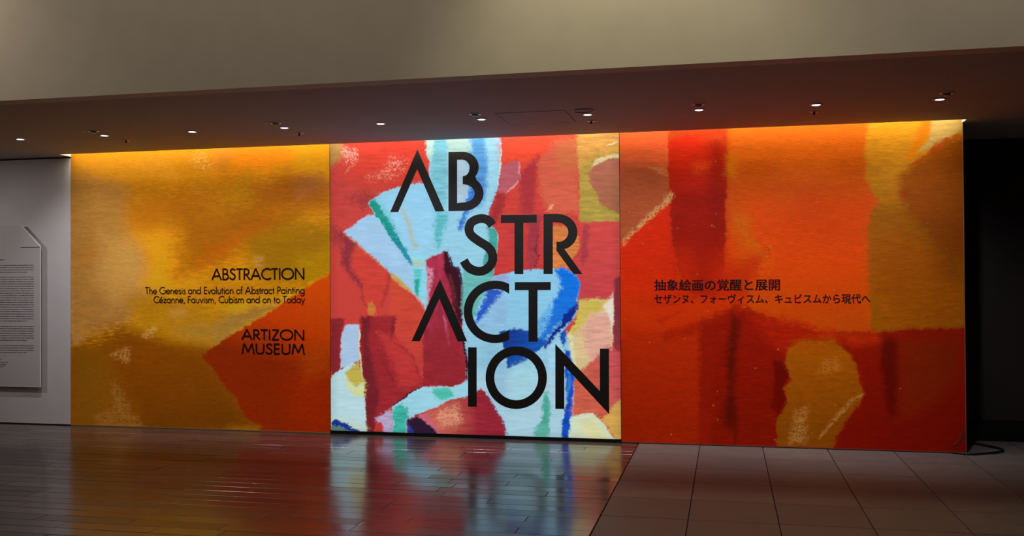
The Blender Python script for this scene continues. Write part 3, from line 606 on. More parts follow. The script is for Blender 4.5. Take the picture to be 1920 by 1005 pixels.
def paint_left():
    c = Canvas(XL, X1-0.002, 0.012, ZT, 330, 340, (226, 150, 22)); c.drymul = 0.6; c.texmul = 0.6; c.softmul = 1.7
    P = c.poly
    P([(80, 650), (700, 620), (700, 900), (80, 900)], (124, 60, 2), soft=20)
    P([(120, 330), (640, 330), (640, 520), (120, 560)], (196, 128, 16), soft=40, tex=0.12)
    P([(133, 305), (200, 330), (240, 350), (245, 420), (238, 455), (272, 470), (280, 505), (262, 530), (300, 545), (285, 570), (240, 612), (120, 645), (120, 310)], (176, 124, 52), c2=(160, 112, 50), g=((190, 320), (190, 600)), soft=12, rough=9, tex=0.14)
    P([(190, 440), (262, 450), (278, 500), (262, 535), (215, 560), (180, 520)], (196, 148, 72), soft=16, alpha=0.6)
    P([(240, 380), (340, 350), (420, 370), (360, 420), (270, 440), (240, 420)], (180, 108, 14), soft=16)
    P([(265, 440), (380, 430), (380, 480), (330, 530), (280, 540), (285, 500)], (220, 144, 20), soft=14, tex=0.14)
    P([(300, 455), (335, 450), (330, 475), (310, 480)], (206, 146, 18), soft=9, alpha=0.5)
    P([(155, 460), (180, 462), (170, 500), (150, 490)], (180, 108, 26), soft=9, alpha=0.4)
    P([(133, 300), (330, 290), (330, 330), (230, 330), (133, 322)], (230, 156, 36), soft=14)
    P([(415, 260), (555, 270), (545, 300), (470, 325), (435, 350), (400, 330)], (240, 140, 18), soft=12, rough=8, tex=0.14)
    P([(400, 230), (430, 230), (435, 290), (405, 320)], (238, 146, 46), soft=10)
    P([(350, 285), (385, 280), (395, 310), (370, 322)], (246, 200, 110), dry=0.75, soft=8)
    P([(400, 310), (425, 290), (440, 320), (485, 322), (480, 350), (470, 380), (430, 385), (420, 350)], (172, 124, 20), soft=12, rough=7, alpha=0.6)
    P([(470, 350), (540, 330), (590, 330), (618, 335), (618, 390), (540, 400), (480, 390)], (166, 94, 18), soft=14, tex=0.14)
    P([(545, 270), (618, 270), (618, 330), (560, 318)], (222, 156, 22), soft=14)
    P([(555, 335), (600, 325), (610, 350), (560, 370)], (176, 108, 60), soft=12, alpha=0.7)
    P([(340, 400), (470, 380), (560, 400), (540, 440), (460, 460), (400, 500), (330, 520)], (158, 92, 10), soft=20, tex=0.14)
    P([(430, 445), (480, 420), (510, 395), (500, 420), (470, 450), (420, 480), (370, 500), (395, 465)], (178, 82, 14), soft=9, rough=8, alpha=0.6)
    P([(460, 450), (560, 415), (630, 425), (630, 505), (580, 530), (500, 540), (470, 500)], (146, 102, 6), soft=16, tex=0.10)
    P([(560, 480), (630, 465), (630, 508), (590, 525), (540, 530)], (160, 118, 6), soft=10, tex=0.12)
    P([(475, 480), (495, 482), (495, 500), (478, 500)], (190, 140, 70), dry=0.4, soft=5)
    P([(390, 520), (560, 530), (520, 560), (420, 572), (340, 565)], (176, 116, 14), soft=14)
    # lower half
    P([(120, 642), (240, 612), (300, 610), (400, 650), (400, 700), (440, 760), (490, 820), (120, 820)], (120, 70, 2), soft=18, tex=0.12)
    P([(215, 620), (300, 628), (385, 665), (420, 720), (460, 780), (490, 820), (270, 820), (245, 765), (215, 710), (205, 680)], (118, 60, 0), soft=16, c2=(98, 52, 0), g=((300, 650), (330, 790)), tex=0.12)
    P([(133, 640), (205, 680), (215, 720), (200, 790), (133, 800)], (116, 72, 14), soft=14, alpha=0.8)
    P([(240, 560), (300, 548), (420, 575), (440, 595), (400, 640), (330, 640), (290, 628), (250, 612)], (164, 112, 16), soft=12, tex=0.14)
    P([(320, 580), (345, 575), (350, 590), (325, 600)], (180, 130, 60), dry=0.4, soft=6)
    P([(330, 620), (375, 605), (400, 612), (395, 640), (350, 632)], (152, 112, 36), soft=12)
    P([(400, 632), (395, 612), (430, 590), (480, 575), (520, 568), (552, 560), (500, 592), (440, 626), (404, 650)], (150, 112, 42), soft=6, rough=6, tex=0.12)
    P([(640, 496), (610, 520), (572, 540), (532, 566), (500, 590), (470, 607), (440, 624), (402, 650), (378, 668), (398, 690), (418, 720), (444, 750), (455, 778), (488, 800), (490, 830), (640, 830)],
      (208, 66, 2), c2=(118, 32, 0), g=((590, 550), (550, 690)), soft=2.5, rough=5, tex=0.08)
    P([(540, 700), (618, 672), (630, 680), (630, 830), (560, 830), (540, 770)], (132, 32, 0), soft=20)
    P([(560, 660), (618, 640), (618, 695), (575, 712)], (150, 58, 0), soft=14, alpha=0.6)
    P([(213, 660), (240, 648), (246, 656), (242, 682), (205, 668)], (168, 124, 64), dry=0.6, soft=4, rough=6)
    P([(264, 630), (275, 620), (292, 610), (294, 618), (277, 634)], (190, 150, 80), dry=0.5, soft=3, rough=5)
    P([(208, 712), (225, 728), (240, 748), (247, 770), (275, 798), (262, 806), (180, 806), (175, 780), (215, 762)], (136, 94, 40), dry=0.5, soft=5, rough=8)
    P([(133, 622), (150, 625), (160, 640), (135, 648)], (170, 124, 70), soft=5, dry=0.2)
    P([(430, 800), (486, 800), (484, 815), (420, 812)], (128, 84, 14), soft=6)
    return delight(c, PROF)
#PAINT_END

# ---------------------------------------------------------------- letters
def wallpt(px, py, y=-0.004):
    p = ray(px, py, 1, y); return (p[0], p[2])
def flat_poly_mesh(name, polys, y, t, material, parent):
    """polys: outlines (outer + optional holes) in wall coordinates, filled and given thickness t towards the room"""
    bm = bmesh.new()
    for loops in polys:
        es = []
        for lp in loops:
            vs_ = [bm.verts.new((a, 0, b)) for a, b in lp]
            es += [bm.edges.new((vs_[i], vs_[(i+1) % len(vs_)])) for i in range(len(vs_))]
        bmesh.ops.triangle_fill(bm, use_beauty=True, use_dissolve=False, edges=es)
    fs = list(bm.faces)
    bmesh.ops.recalc_face_normals(bm, faces=fs)
    r = bmesh.ops.extrude_face_region(bm, geom=fs)
    for v in r['geom']:
        if isinstance(v, bmesh.types.BMVert): v.co.y += t
    bmesh.ops.recalc_face_normals(bm, faces=bm.faces)
    for v in bm.verts: v.co.y += y
    return from_bm(name, bm, material, parent)
def arc(cx, cy, rx, ry, a0, a1, n=24):
    return [(cx+rx*math.cos(math.radians(a0+(a1-a0)*i/n)), cy-ry*math.sin(math.radians(a0+(a1-a0)*i/n))) for i in range(n+1)]
BIG = {}
BIG['A1'] = [[[(731.4, 397.9), (782.6, 280.3), (833.3, 395.9), (816.4, 396.5), (782.2, 317), (746.4, 397.7)]]]
outB = [(840.8, 285)]+[(868, 284.6)]+arc(868, 313, 29.5, 28.4, 88, -38, 18)+[(893, 335)]+arc(869, 362.5, 37.5, 32.8, 50, -90, 20)+[(840.8, 395.8)]
inB = [(857, 299.6), (867, 299.4)]+arc(867, 315, 13.5, 15.5, 85, -90, 14)+[(867.6, 331), (867.6, 345.5)]+arc(868, 362.6, 22, 17, 88, -90, 16)+[(857, 380.8)]
BIG['B'] = [[outB, inB]]
def stroke_poly(path, wd):
    """constant-width band along a path, butt ends"""
    p = np.array(path, float); n = len(p); A, B = [], []
    for i in range(n):
        t = p[min(i+1, n-1)]-p[max(i-1, 0)]; t /= np.hypot(*t)+1e-9; q = np.array([-t[1], t[0]])*wd/2
        A.append(tuple(p[i]+q)); B.append(tuple(p[i]-q))
    return A+B[::-1]
def catmull(pts, n=8):
    P_ = [np.array(p, float) for p in pts]; P_ = [2*P_[0]-P_[1]]+P_+[2*P_[-1]-P_[-2]]; out = []
    for i in range(1, len(P_)-2):
        a, b, c_, d = P_[i-1:i+3]
        for k in range(n):
            t = k/n; out.append(tuple(0.5*((2*b)+(-a+c_)*t+(2*a-5*b+4*c_-d)*t*t+(-a+3*b-3*c_+d)*t**3)))
    out.append(tuple(P_[-2])); return out
BIG['S'] = [[stroke_poly(catmull([(923.5, 422.5), (917, 414.5), (907, 410), (895, 411), (884, 417), (879.5, 427), (880.5, 436), (886, 443.5), (899, 453), (912, 461), (920.5, 470), (924, 482), (921, 495), (911, 505), (899, 508.8), (886, 506), (876, 499), (869.5, 488.5)]), 16.6)]]
BIG['T1'] = [[[(939, 403), (1006.3, 402.4), (1006.3, 417.6), (981.2, 417.8), (981.2, 514.2), (964.6, 514.0), (964.6, 418), (939, 418.2)]]]
R_ = [(1019.1, 401.4), (1043, 401.0)]+arc(1046, 435.5, 36.6, 34.3, 88, -62, 20)+[(1058, 466.5), (1092, 513.9), (1075.6, 513.9), (1043.3, 470), (1043.3, 452.8)]+arc(1045, 435.5, 20.5, 18.5, -80, 88, 16)+[(1036.3, 416.6), (1036.3, 513.9), (1019.1, 513.9)]
BIG['R'] = [[R_]]
BIG['A2'] = [[[(771.6, 639.5), (824.9, 523.4), (875.9, 640.2), (858.2, 640), (823.6, 560.2), (787.2, 639.5)]]]
def cut_c(cx, cy, ro, ri, xc, ryo=None, ryi=None):
    ryo = ryo or ro; ryi = ryi or ri
    a = math.degrees(math.acos((xc-cx)/ro)); b = math.degrees(math.acos((xc-cx)/ri))
    return arc(cx, cy, ro, ryo, a, 360-a, 40)+arc(cx, cy, ri, ryi, 360-b, b, 34)
BIG['C'] = [[cut_c(928.2, 584.7, 58.6, 42.8, 954.7)]]
BIG['T2'] = [[[(965.2, 529), (1032.5, 528.8), (1032.5, 543.8), (1007.8, 543.9), (1007.8, 640.9), (991, 640.8), (991, 543.9), (965.2, 544)]]]
BIG['I'] = [[[(877.6, 651.2), (893.7, 651.4), (893.7, 762.8), (877.6, 762.4)]]]
BIG['O'] = [[arc(967.9, 708.2, 57.5, 58.7, 0, 360, 64)[:-1], arc(967.9, 708.2, 41.2, 42.2, 0, 360, 56)[:-1]]]
BIG['N'] = [[[(1041.2, 645), (1124.8, 733.4), (1124.8, 653.6), (1141.8, 653.7), (1142.2, 776.6), (1058, 686), (1058, 766.8), (1041.2, 766.6)]]]

# monoline sans capitals and lower case for the small lines (units: cap height 1)
def A_(cx, cy, rx, ry, a0, a1, n=16): return [(cx+rx*math.cos(math.radians(a0+(a1-a0)*i/n)), cy+ry*math.sin(math.radians(a0+(a1-a0)*i/n))) for i in range(n+1)]
G = {  # glyph: (advance, strokes)
 'A': (.82, [[(.04, 0), (.41, 1)], [(.41, 1), (.78, 0)], [(.18, .34), (.64, .34)]]),
 'B': (.60, [[(.11, 0), (.11, 1)], [(.06, .955), (.28, .955)]+A_(.28, .745, .17, .21, 90, -90)+[(.11, .535)], [(.28, .535)]+A_(.29, .29, .23, .245, 90, -90)+[(.06, .045)]]),
 'C': (.80, [A_(.50, .5, .43, .46, 48, 312, 28)]),
 'E': (.54, [[(.11, 0), (.11, 1)], [(.06, .955), (.48, .955)], [(.11, .52), (.46, .52)], [(.06, .045), (.48, .045)]]),
 'F': (.50, [[(.11, 0), (.11, 1)], [(.06, .955), (.46, .955)], [(.11, .52), (.44, .52)]]),
 'G': (.94, [A_(.51, .5, .44, .46, 48, 360, 30)+[(.56, .5)]]),
 'I': (.24, [[(.12, 0), (.12, 1)]]),
 'M': (.96, [[(.06, 0), (.20, 1)], [(.20, 1), (.48, .18)], [(.48, .18), (.76, 1)], [(.76, 1), (.90, 0)]]),
 'N': (.84, [[(.11, 0), (.11, 1)], [(.11, 1), (.73, 0)], [(.73, 0), (.73, 1)]]),
 'O': (1.0, [A_(.5, .5, .44, .46, 0, 360, 36)]),
 'P': (.56, [[(.11, 0), (.11, 1)], [(.06, .955), (.27, .955)]+A_(.27, .70, .21, .255, 90, -90)+[(.11, .445)]]),
 'R': (.60, [[(.11, 0), (.11, 1)], [(.06, .955), (.27, .955)]+A_(.27, .71, .20, .245, 90, -90)+[(.11, .465)], [(.25, .46), (.56, 0)]]),
 'S': (.54, [catmull([(.47, .83), (.38, .93), (.25, .955), (.13, .87), (.11, .74), (.19, .62), (.35, .50), (.44, .38), (.45, .24), (.37, .09), (.24, .045), (.12, .10), (.05, .24)], 4)]),
 'T': (.54, [[(.27, 0), (.27, 1)], [(.01, .955), (.53, .955)]]),
 'U': (.74, [[(.11, 1), (.11, .32)]+A_(.37, .32, .26, .275, 180, 360)+[(.63, 1)]]),
 'Z': (.62, [[(.08, .955), (.54, .955)], [(.54, .955), (.07, .045)], [(.05, .045), (.57, .045)]]),
 'a': (.62, [A_(.29, .31, .24, .28, 0, 360, 24), [(.53, 0), (.53, .62)]]),
 'b': (.64, [A_(.35, .31, .24, .28, 0, 360, 24), [(.11, 0), (.11, 1.05)]]),
 'c': (.50, [A_(.30, .31, .25, .28, 50, 310, 20)]),
 'd': (.64, [A_(.29, .31, .24, .28, 0, 360, 24), [(.53, 0), (.53, 1.05)]]),
 'e': (.58, [[(.06, .31), (.53, .31)]+A_(.29, .31, .24, .28, 0, 320, 24)]),
 'f': (.30, [[(.14, 0), (.14, .85)]+A_(.25, .87, .11, .15, 180, 80, 8), [(.01, .57), (.28, .57)]]),
 'g': (.62, [A_(.29, .31, .24, .28, 0, 360, 24), [(.53, .62), (.53, -.08)]+A_(.29, -.06, .24, .24, 0, -160, 12)]),
 'h': (.56, [[(.10, 0), (.10, 1.05)], [(.10, .34)]+A_(.28, .37, .18, .22, 180, 0)+[(.46, 0)]]),
 'i': (.22, [[(.11, 0), (.11, .62)], [(.11, .78), (.11, .89)]]),
 'l': (.22, [[(.11, 0), (.11, 1.05)]]),
 'm': (.86, [[(.10, 0), (.10, .62)], [(.10, .36)]+A_(.26, .40, .16, .19, 180, 0)+[(.42, 0)], [(.42, .36)]+A_(.59, .40, .17, .19, 180, 0)+[(.76, 0)]]),
 'n': (.56, [[(.10, 0), (.10, .62)], [(.10, .36)]+A_(.28, .38, .18, .21, 180, 0)+[(.46, 0)]]),
 'o': (.60, [A_(.30, .31, .25, .28, 0, 360, 24)]),
 'r': (.34, [[(.10, 0), (.10, .62)], [(.10, .38)]+A_(.25, .40, .15, .19, 180, 55, 8)]),
 's': (.40, [catmull([(.34, .52), (.25, .59), (.14, .58), (.09, .47), (.15, .38), (.27, .30), (.33, .19), (.28, .06), (.17, .02), (.04, .10)], 3)]),
 't': (.30, [[(.14, 0), (.14, .85)], [(.01, .575), (.28, .575)]]),
 'u': (.56, [[(.10, .62), (.10, .24)]+A_(.28, .24, .18, .22, 180, 360)+[(.46, .62)]]),
 'v': (.50, [[(.03, .62), (.25, 0)], [(.25, 0), (.47, .62)]]),
 'y': (.50, [[(.03, .62), (.26, .03)], [(.48, .62), (.14, -.30)]]),
 'z': (.46, [[(.06, .575), (.40, .575)], [(.40, .575), (.05, .045)], [(.04, .045), (.43, .045)]]),
 ',': (.26, [[(.15, .09), (.07, -.16)]]), ' ': (.30, []),
}
G['é'] = (G['e'][0], G['e'][1]+[[(.26, .72), (.36, .90)]])
def small_line(name, s, xl, xr, y_top, y_base, parent, weight=0.11, material=None):
    """one line of print, fitted between two points of the wall: one mesh part per line"""
    w0 = sum(G[ch][0] for ch in s)
    p0 = np.array(wallpt(xl, y_base)); p1 = np.array(wallpt(xr, y_base)); hgt = wallpt(xl, y_top)[1]-p0[1]
    zb = (p0[1]+p1[1])/2; scx = (p1[0]-p0[0])/(w0-0.08)
    bm = bmesh.new(); x = -0.04
    k = 0
    for ch in s:
        adv, strokes = G[ch]
        for st in strokes:
            # the band is made in real proportions so that its width is the same all along
            pts = [(p0[0]+(x+a)*scx, zb+b*hgt) for a, b in st]
            q = np.array(pts); n = len(q); Aq, Bq = [], []
            closed = n > 4 and np.hypot(*(q[0]-q[-1])) < 1e-6
            for i in range(n):
                if closed: t = q[(i+1) % (n-1)]-q[(i-1) % (n-1)]
                else: t = q[min(i+1, n-1)]-q[max(i-1, 0)]
                t = t/(np.hypot(*t)+1e-12); nn = np.array([-t[1], t[0]])*weight*hgt/2
                yy = -0.004-0.0002*(k % 4)
                Aq.append(bm.verts.new((q[i][0]+nn[0], yy, q[i][1]+nn[1]))); Bq.append(bm.verts.new((q[i][0]-nn[0], yy, q[i][1]-nn[1])))
            for i in range(n-1): bm.faces.new((Aq[i], Aq[i+1], Bq[i+1], Bq[i]))
            k += 1
        x += adv
    return from_bm(name, bm, material or M['maroon'], parent)
def cjk_line(name, s, xl, xr, y_top, y_bot, parent, bold):
    cu = bpy.data.curves.new(name, 'FONT'); cu.body = s; cu.size = 1.0; cu.offset = 0.0; cu.resolution_u = 3
    to = bpy.data.objects.new(name, cu); col.objects.link(to)
    dg = bpy.context.evaluated_depsgraph_get(); me = bpy.data.meshes.new_from_object(to.evaluated_get(dg))
    bpy.data.objects.remove(to)
    n = len(me.vertices); co = np.zeros(n*3); me.vertices.foreach_get('co', co); co = co.reshape(-1, 3)
    a = wallpt(xl, y_bot); b = wallpt(xr, y_top+0.0)
    lo, hi = co.min(0), co.max(0)
    out = np.zeros_like(co)
    zc0 = wallpt((xl+xr)/2, y_bot)[1]; zc1 = wallpt((xl+xr)/2, y_top)[1]
    out[:, 0] = a[0]+(co[:, 0]-lo[0])/(hi[0]-lo[0])*(b[0]-a[0])
    out[:, 2] = zc0+(co[:, 1]-lo[1])/(hi[1]-lo[1])*(zc1-zc0)
    out[:, 1] = -0.004
    me.vertices.foreach_set('co', out.ravel()); me.update()
    bm = bmesh.new(); bm.from_mesh(me)                       # heavier weight: three impressions a hair apart
    d = bold*0.0022/0.004
    for k, dx in enumerate((-d, d)):
        ge = bmesh.ops.duplicate(bm, geom=bm.faces[:] if k == 0 else base_)['geom']
        if k == 0: base_ = [f for f in bm.faces if f not in set(g_ for g_ in ge if isinstance(g_, bmesh.types.BMFace))]
        for v in {v for g_ in ge if isinstance(g_, bmesh.types.BMFace) for v in g_.verts}: v.co.x += dx; v.co.y -= 0.0002*(k+1)
    bm.to_mesh(me); bm.free()
    return link(name, me, M['maroon'], parent)

lm = paint_left().build('mural_panel', 0.0, M['print'])
tag(lm, 'yellow and ochre mural panel with small English exhibition title, left of glowing panel', 'mural')
box('panel_back', (XL, 0.0015, 0.0), (X1-0.003, 0.02, ZT), M['black'], lm)
box('bottom_trim', (XL, -0.003, 0.002), (X1-0.003, 0.0015, 0.013), mat('trim_strip', (0.30, 0.17, 0.07), 0.5), lm)
rm = paint_right().build('mural_panel', 0.0, M['print'])
tag(rm, 'orange and red mural panel with Japanese title lines, right of glowing panel', 'mural')
box('panel_back', (X2+0.003, 0.0015, 0.0), (XR-0.002, 0.02, ZT), M['black'], rm)
box('bottom_trim', (X2+0.003, -0.003, 0.006), (XR, 0.0015, 0.015), mat('trim_strip_red', (0.30, 0.06, 0.04), 0.5), rm)
box('edge_strip', (XR-0.002, -0.004, 0.006), (XR+0.004, 0.021, H-0.004), mat('edge_strip_brown', (0.30, 0.13, 0.10), 0.5), rm)
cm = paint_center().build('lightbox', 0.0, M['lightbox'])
tag(cm, 'glowing backlit panel with huge black stacked letters over red and blue brushwork', 'lightbox')
boxes('frame', [((X1-0.001, -0.002, 0.03), (X1+0.004, 0.02, ZT)), ((X2-0.004, -0.002, 0.03), (X2+0.001, 0.02, ZT)), ((X1, 0.004, 0.03), (X2, 0.02, ZT))], mat('box_frame', (0.05, 0.02, 0.015), 0.5), cm)
box('base_strip', (X1-0.001, -0.006, -0.001), (X2+0.001, 0.02, 0.034), M['black'], cm)
for nm, polys in BIG.items():
    pp = [[[wallpt(a, b) for a, b in lp] for lp in loops] for loops in polys]
    flat_poly_mesh('letter', pp, -0.004, 0.003, M['letter'], cm)
small_line('title_lettering', 'ABSTRACTION', 397.5, 571, 503.5, 524.5, lm, 0.15)
sub_ = small_line('subtitle_lettering', 'The Genesis and Evolution of Abstract Painting', 272.5, 571, 538, 551, lm, 0.125)
sub2_ = small_line('subtitle_lettering', 'Cézanne, Fauvism, Cubism and on to Today', 288, 571, 555.3, 568, lm, 0.125)
small_line('museum_lettering', 'ARTIZON', 453.5, 571, 618, 637.5, lm, 0.16)
small_line('museum_lettering', 'MUSEUM', 453.5, 571, 644.5, 664.2, lm, 0.16)
cjk_line('title_lettering', '抽象絵画の覚醒と展開', 1227, 1462, 523.5, 544.5, rm, 0.004)
sub3_ = cjk_line('subtitle_lettering', 'セザンヌ、フォーヴィスム、キュビスムから現代へ', 1227, 1632, 551, 569, rm, 0.002)
for o_ in (sub_, sub2_, sub3_): o_['kind'] = 'stuff'
# curl of the print at the lower right corner
bm = bmesh.new()
pts = [wallpt(x, y) for x, y in ((1784, 834), (1793, 829), (1800, 818), (1803, 806))]
for k, (a, b) in enumerate(pts): pass
cv = [bm.verts.new((a, -0.0015, b)) for a, b in pts]+[bm.verts.new((a+0.012, -0.006, b-0.008)) for a, b in pts]+[bm.verts.new((a+0.03, -0.0015, b-0.022)) for a, b in pts]
for r_ in range(2):
    for k in range(3): bm.faces.new((cv[r_*4+k], cv[r_*4+k+1], cv[r_*4+5+k], cv[r_*4+4+k]))
from_bm('corner_crease', bm, mat('crease_print', (0.26, 0.025, 0.01), 0.4), rm, True)

# ---------------------------------------------------------------- white text board on the left wall
BY = -0.06
bl, bt, bb, br = -8.75, 2.238, 0.428, -7.484
brd = empty('text_board', (bl, BY, bb)); tag(brd, 'off-white introduction text board with cut top corner mounted on the white wall', 'text board')
def local(o, e):
    o.parent = e; o.matrix_parent_inverse = Matrix.Translation(-Vector(e.location)); return o
out = [(bl, bb), (br, bb), (br, bt-0.24), (br-0.25, bt), (bl, bt)]
local(flat_poly_mesh('panel', [[out]], BY, 0.012, M['board'], None), brd)
local(boxes('edge', [((br, BY-0.0005, bb), (br+0.004, BY+0.012, bt-0.24)), ((bl, BY-0.0005, bb-0.003), (br+0.004, BY+0.012, bb))], M['board_edge']), brd)
bm = bmesh.new()
fa, fb = Vector((br-0.25, 0, bt)), Vector((br, 0, bt-0.24))
for (A, B) in ((fa, fb),):
    vs_ = [bm.verts.new((p.x+o_[0], y_, p.z+o_[1])) for y_ in (BY-0.0005, BY+0.012) for p, o_ in ((A, (0, 0)), (B, (0, 0)), (B, (0.004, 0.004)), (A, (0.003, 0.004)))]
    for q in ((0, 1, 2, 3), (4, 5, 6, 7), (0, 1, 5, 4), (1, 2, 6, 5), (2, 3, 7, 6), (3, 0, 4, 7)): bm.faces.new([vs_[i] for i in q])
bmesh.ops.recalc_face_normals(bm, faces=bm.faces)
local(from_bm('corner_edge', bm, M['board_edge']), brd)
# the folded flap: a thin triangle, its lower edge standing a little proud
bm = bmesh.new()
q = [(br-0.25, BY-0.001, bt), (br, BY-0.001, bt-0.24), (br, BY-0.007, bt-0.244), (br-0.25, BY-0.007, bt-0.244)]
v0 = [bm.verts.new(p) for p in q]; bm.faces.new(v0)
v1 = [bm.verts.new((p[0], BY-0.0005, p[2])) for p in q[2:]]
bm.faces.new((v0[3], v0[2], v1[0], v1[1]))
local(from_bm('folded_flap', bm, M['board']), brd)
local(box('fold_line', (br-0.25, BY-0.0015, bt-0.2535), (br-0.001, BY-0.0002, bt-0.246), M['ink']), brd)
for k_, zz in enumerate((bb+0.25, bt-0.55)): local(box('standoff', (bl+0.15, BY+0.012, zz-0.05), (br-0.15, -0.0012, zz+0.05), M['board_edge']), brd)
random.seed(11)
bm = bmesh.new()
def dash_row(z, x0, x1, h=0.010):
    x = x0
    while x < x1:
        wd = random.uniform(0.004, 0.014)
        hh = h*random.uniform(0.5, 1.0); zz = z+random.uniform(-0.001, 0.001)
        x2 = min(x+wd, x1)
        add_box(bm, (x, BY-0.0012, zz-hh/2), (x2, BY-0.0001, zz+hh/2)); x += wd+random.uniform(0.0015, 0.005)
def pz(py): return ray(20, py, 1, BY)[2]
rx = br-0.078
rows = []
for a, n in ((497.5, 4), (519.5, 20), (612, 7), (648, 4)):
    for k in range(n):
        yy = a+4.33*k
        rows.append((yy, rx-(0.09 if k == n-1 else random.choice((0, 0, 0, 0.004)))))
for yy, xe in rows: dash_row(pz(yy), bl+0.1, xe)
dash_row(pz(487), bl+0.1, ray(9, 487, 1, BY)[0])
for yy, xx in ((674, 3), (679.5, 15), (684, 12), (688, 8)): dash_row(pz(yy), ray(-20, yy, 1, BY)[0], ray(xx, yy, 1, BY)[0])
tl = local(from_bm('text_lines', bm, M['ink']), brd); tl['kind'] = 'stuff'

# ---------------------------------------------------------------- ceiling fittings
CZ = H
def downlight():
    root = empty('downlight')
    bm = bmesh.new(); lathe(bm, [(0.034, 0.0), (0.050, 0.0), (0.052, -0.003), (0.046, -0.006), (0.036, -0.0065), (0.034, -0.004)], 32)
    from_bm('trim_ring', bm, M['rim'], root, True)
    bm = bmesh.new(); lathe(bm, [(0.033, -0.001), (0.033, -0.004), (0.026, -0.0065), (0.0, -0.0075)], 32)
    from_bm('lens', bm, M['lens'], root, True)
    return root
lab = ['first lit downlight from the left, above the white wall', 'second lit downlight from the left, above the yellow mural\'s left end', 'lit downlight standing alone above the middle of the yellow mural',
       'lit downlight above the yellow mural\'s right end, between spotlight and sprinkler', 'lit downlight standing alone above the glowing panel\'s left half', 'lit downlight in the ceiling above the glowing panel\'s middle, beside dark spotlight',
       'lit downlight in the ceiling right below the round flush disc', 'lit downlight above the orange mural\'s left part, just below dark spotlight',
       'lit downlight above the orange mural\'s middle, just above a sprinkler', 'lit downlight in the ceiling near the orange mural\'s right end, furthest right']
dl = downlight()
ldata = bpy.data.lights.new('downlight_beam', 'SPOT'); ldata.energy = 68; ldata.color = (0.95, 0.92, 1.0); ldata.spot_size = math.radians(88); ldata.spot_blend = 1.0; ldata.shadow_soft_size = 0.03
for i in range(10):
    o = dl if i == 0 else copy_tree(dl)
    o.location = (-6.716+0.9297*i, -1.29, CZ)
    tag(o, lab[i], 'downlight', 'row of lit ceiling downlights')
    lo = bpy.data.objects.new('downlight_beam', ldata); col.objects.link(lo); lo.rotation_euler = (math.radians(39), 0, 0); lo.location = (-6.716+0.9297*i, -1.29, CZ-0.016)
def spotlight():
    root = empty('recessed_spotlight')
    bm = bmesh.new(); lathe(bm, [(0.038, 0.0), (0.050, 0.0), (0.052, -0.003), (0.047, -0.007), (0.040, -0.007), (0.038, -0.003)], 32)
    from_bm('trim_ring', bm, M['metal'], root, True)
    bm = bmesh.new(); lathe(bm, [(0.038, -0.001), (0.0, -0.001)], 24); from_bm('dark_baffle', bm, M['black'], root)
    bm = bmesh.new(); lathe(bm, [(0.0, 0), (0.02, 0), (0.026, -0.010), (0.026, -0.016), (0.020, -0.0175), (0.0, -0.018)], 24)
    bmesh.ops.rotate(bm, verts=bm.verts, cent=(0, 0, 0), matrix=Matrix.Rotation(math.radians(-12), 3, 'X'))
    from_bm('lamp_head', bm, M['off_lens'], root, True)
    return root
sl = ['dark unlit recessed spotlight near the yellow mural\'s left end, with small sensor beside', 'dark unlit recessed spotlight above the yellow mural\'s right end, with small sensor beside',
      'dark unlit recessed spotlight above the middle of the glowing panel', 'dark unlit recessed spotlight above the orange mural\'s left part', 'dark unlit recessed spotlight near the orange mural\'s right end']
sp = spotlight()
for i, x in enumerate((-5.715, -3.885, -2.057, -0.205, 1.649)):
    o = sp if i == 0 else copy_tree(sp)
    o.location = (x, -1.55, CZ); tag(o, sl[i], 'spotlight', 'row of unlit recessed spotlights')
def sensor():
    root = empty('ceiling_sensor')
    bm = bmesh.new(); lathe(bm, [(0.0, -0.008), (0.008, -0.008), (0.014, -0.004), (0.016, 0.0)], 20); from_bm('dome', bm, M['metal'], root, True)
    bm = bmesh.new(); lathe(bm, [(0.016, 0.0), (0.021, 0.0), (0.021, -0.002), (0.016, -0.002)], 20); from_bm('collar', bm, M['rim'], root)
    return root
se = sensor()
for i, (x, t) in enumerate(((-5.80, 'tiny round ceiling sensor left of dark spotlight above yellow mural\'s left end'), (-3.965, 'tiny round ceiling sensor left of dark spotlight above yellow mural\'s right end'))):
    o = se if i == 0 else copy_tree(se); o.location = (x, -1.58, CZ); tag(o, t, 'sensor', 'tiny ceiling sensors')
def sprinkler():
    root = empty('sprinkler')
    bm = bmesh.new(); lathe(bm, [(0.014, 0.0), (0.036, 0.0), (0.038, -0.003), (0.030, -0.007), (0.016, -0.004)], 28); from_bm('escutcheon', bm, M['metal'], root, True)
    bm = bmesh.new(); lathe(bm, [(0.010, -0.001), (0.010, -0.012), (0.006, -0.016), (0.006, -0.024), (0.0, -0.024)], 16); from_bm('nozzle', bm, M['black'], root)
    bm = bmesh.new(); lathe(bm, [(0.0, -0.023), (0.013, -0.024), (0.013, -0.026), (0.0, -0.027)], 16); from_bm('deflector', bm, M['black'], root)
    return root
sk = sprinkler()
for i, (x, t) in enumerate(((-5.788, 'small sprinkler head furthest left, above the yellow mural'), (-3.938, 'small sprinkler head above the yellow mural\'s right end'),
                            (-1.153, 'small sprinkler head in the ceiling below the round disc'), (0.735, 'small sprinkler head above the middle of the orange mural'))):
    o = sk if i == 0 else copy_tree(sk); o.location = (x, -0.95, CZ); tag(o, t, 'sprinkler', 'sprinkler heads in the low ceiling')
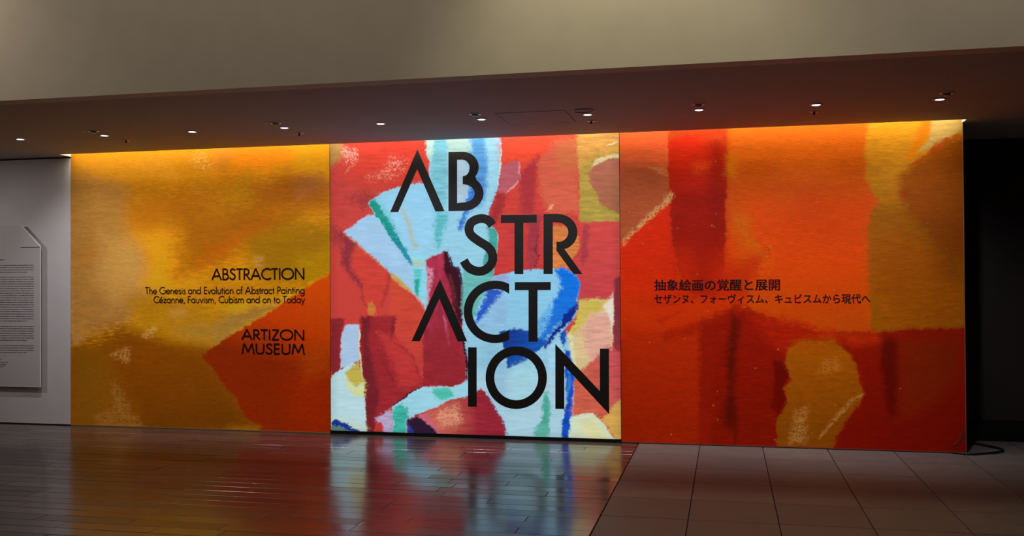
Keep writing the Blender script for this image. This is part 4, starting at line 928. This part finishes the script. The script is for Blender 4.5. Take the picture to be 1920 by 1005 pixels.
sd = empty('ceiling_disc', (-1.144, -1.488, CZ)); tag(sd, 'round flush ceiling speaker disc between two lit downlights above glowing panel', 'speaker')
bm = bmesh.new(); lathe(bm, [(0.082, 0.0), (0.090, 0.0), (0.092, -0.006), (0.086, -0.012), (0.080, -0.010)], 40); from_bm('rim', bm, M['rim'], sd, True)
bm = bmesh.new(); lathe(bm, [(0.081, -0.004), (0.060, -0.003), (0.0, -0.003)], 40); from_bm('grille', bm, M['ceiling'], sd, True)
ht = empty('access_hatch', (-1.59, -1.24, CZ)); tag(ht, 'square flush access hatch outlined in the ceiling left of round disc', 'access hatch')
g = 0.0022
boxes('joint', [((-0.30, -0.30, -g), (0.30, -0.296, 0)), ((-0.30, 0.296, -g), (0.30, 0.30, 0)), ((-0.30, -0.3, -g), (-0.296, 0.30, 0)), ((0.296, -0.30, -g), (0.30, 0.30, 0))], mat('hatch_joint', (0.09, 0.07, 0.06), 0.8), ht)
box('hatch_panel', (-0.296, -0.296, -0.0015), (0.296, 0.296, 0.0), M['ceiling'], ht)

# ---------------------------------------------------------------- black cable on the floor at the right end
cpts = [(2.00, 0.42), (2.13, 0.62), (2.26, 0.60), (2.36, 0.45), (2.45, 0.30), (2.475, 0.20), (2.43, 0.11), (2.32, 0.02), (2.20, -0.05), (2.10, -0.10), (1.99, -0.012)]
cu = bpy.data.curves.new('floor_cable', 'CURVE'); cu.dimensions = '3D'; cu.bevel_depth = 0.011; cu.bevel_resolution = 3; cu.resolution_u = 8
spn = cu.splines.new('NURBS'); spn.points.add(len(cpts)-1)
for p, (x, y) in zip(spn.points, cpts): p.co = (x, y, 0.011, 1)
spn.use_endpoint_u = True; spn.order_u = 4
tmp = bpy.data.objects.new('tmp', cu); col.objects.link(tmp)
me = bpy.data.meshes.new_from_object(tmp.evaluated_get(bpy.context.evaluated_depsgraph_get())); bpy.data.objects.remove(tmp)
for p in me.polygons: p.use_smooth = True
tag(link('floor_cable', me, M['cable']), 'black cable looped on the tiled floor beside the right end of the murals', 'cable')
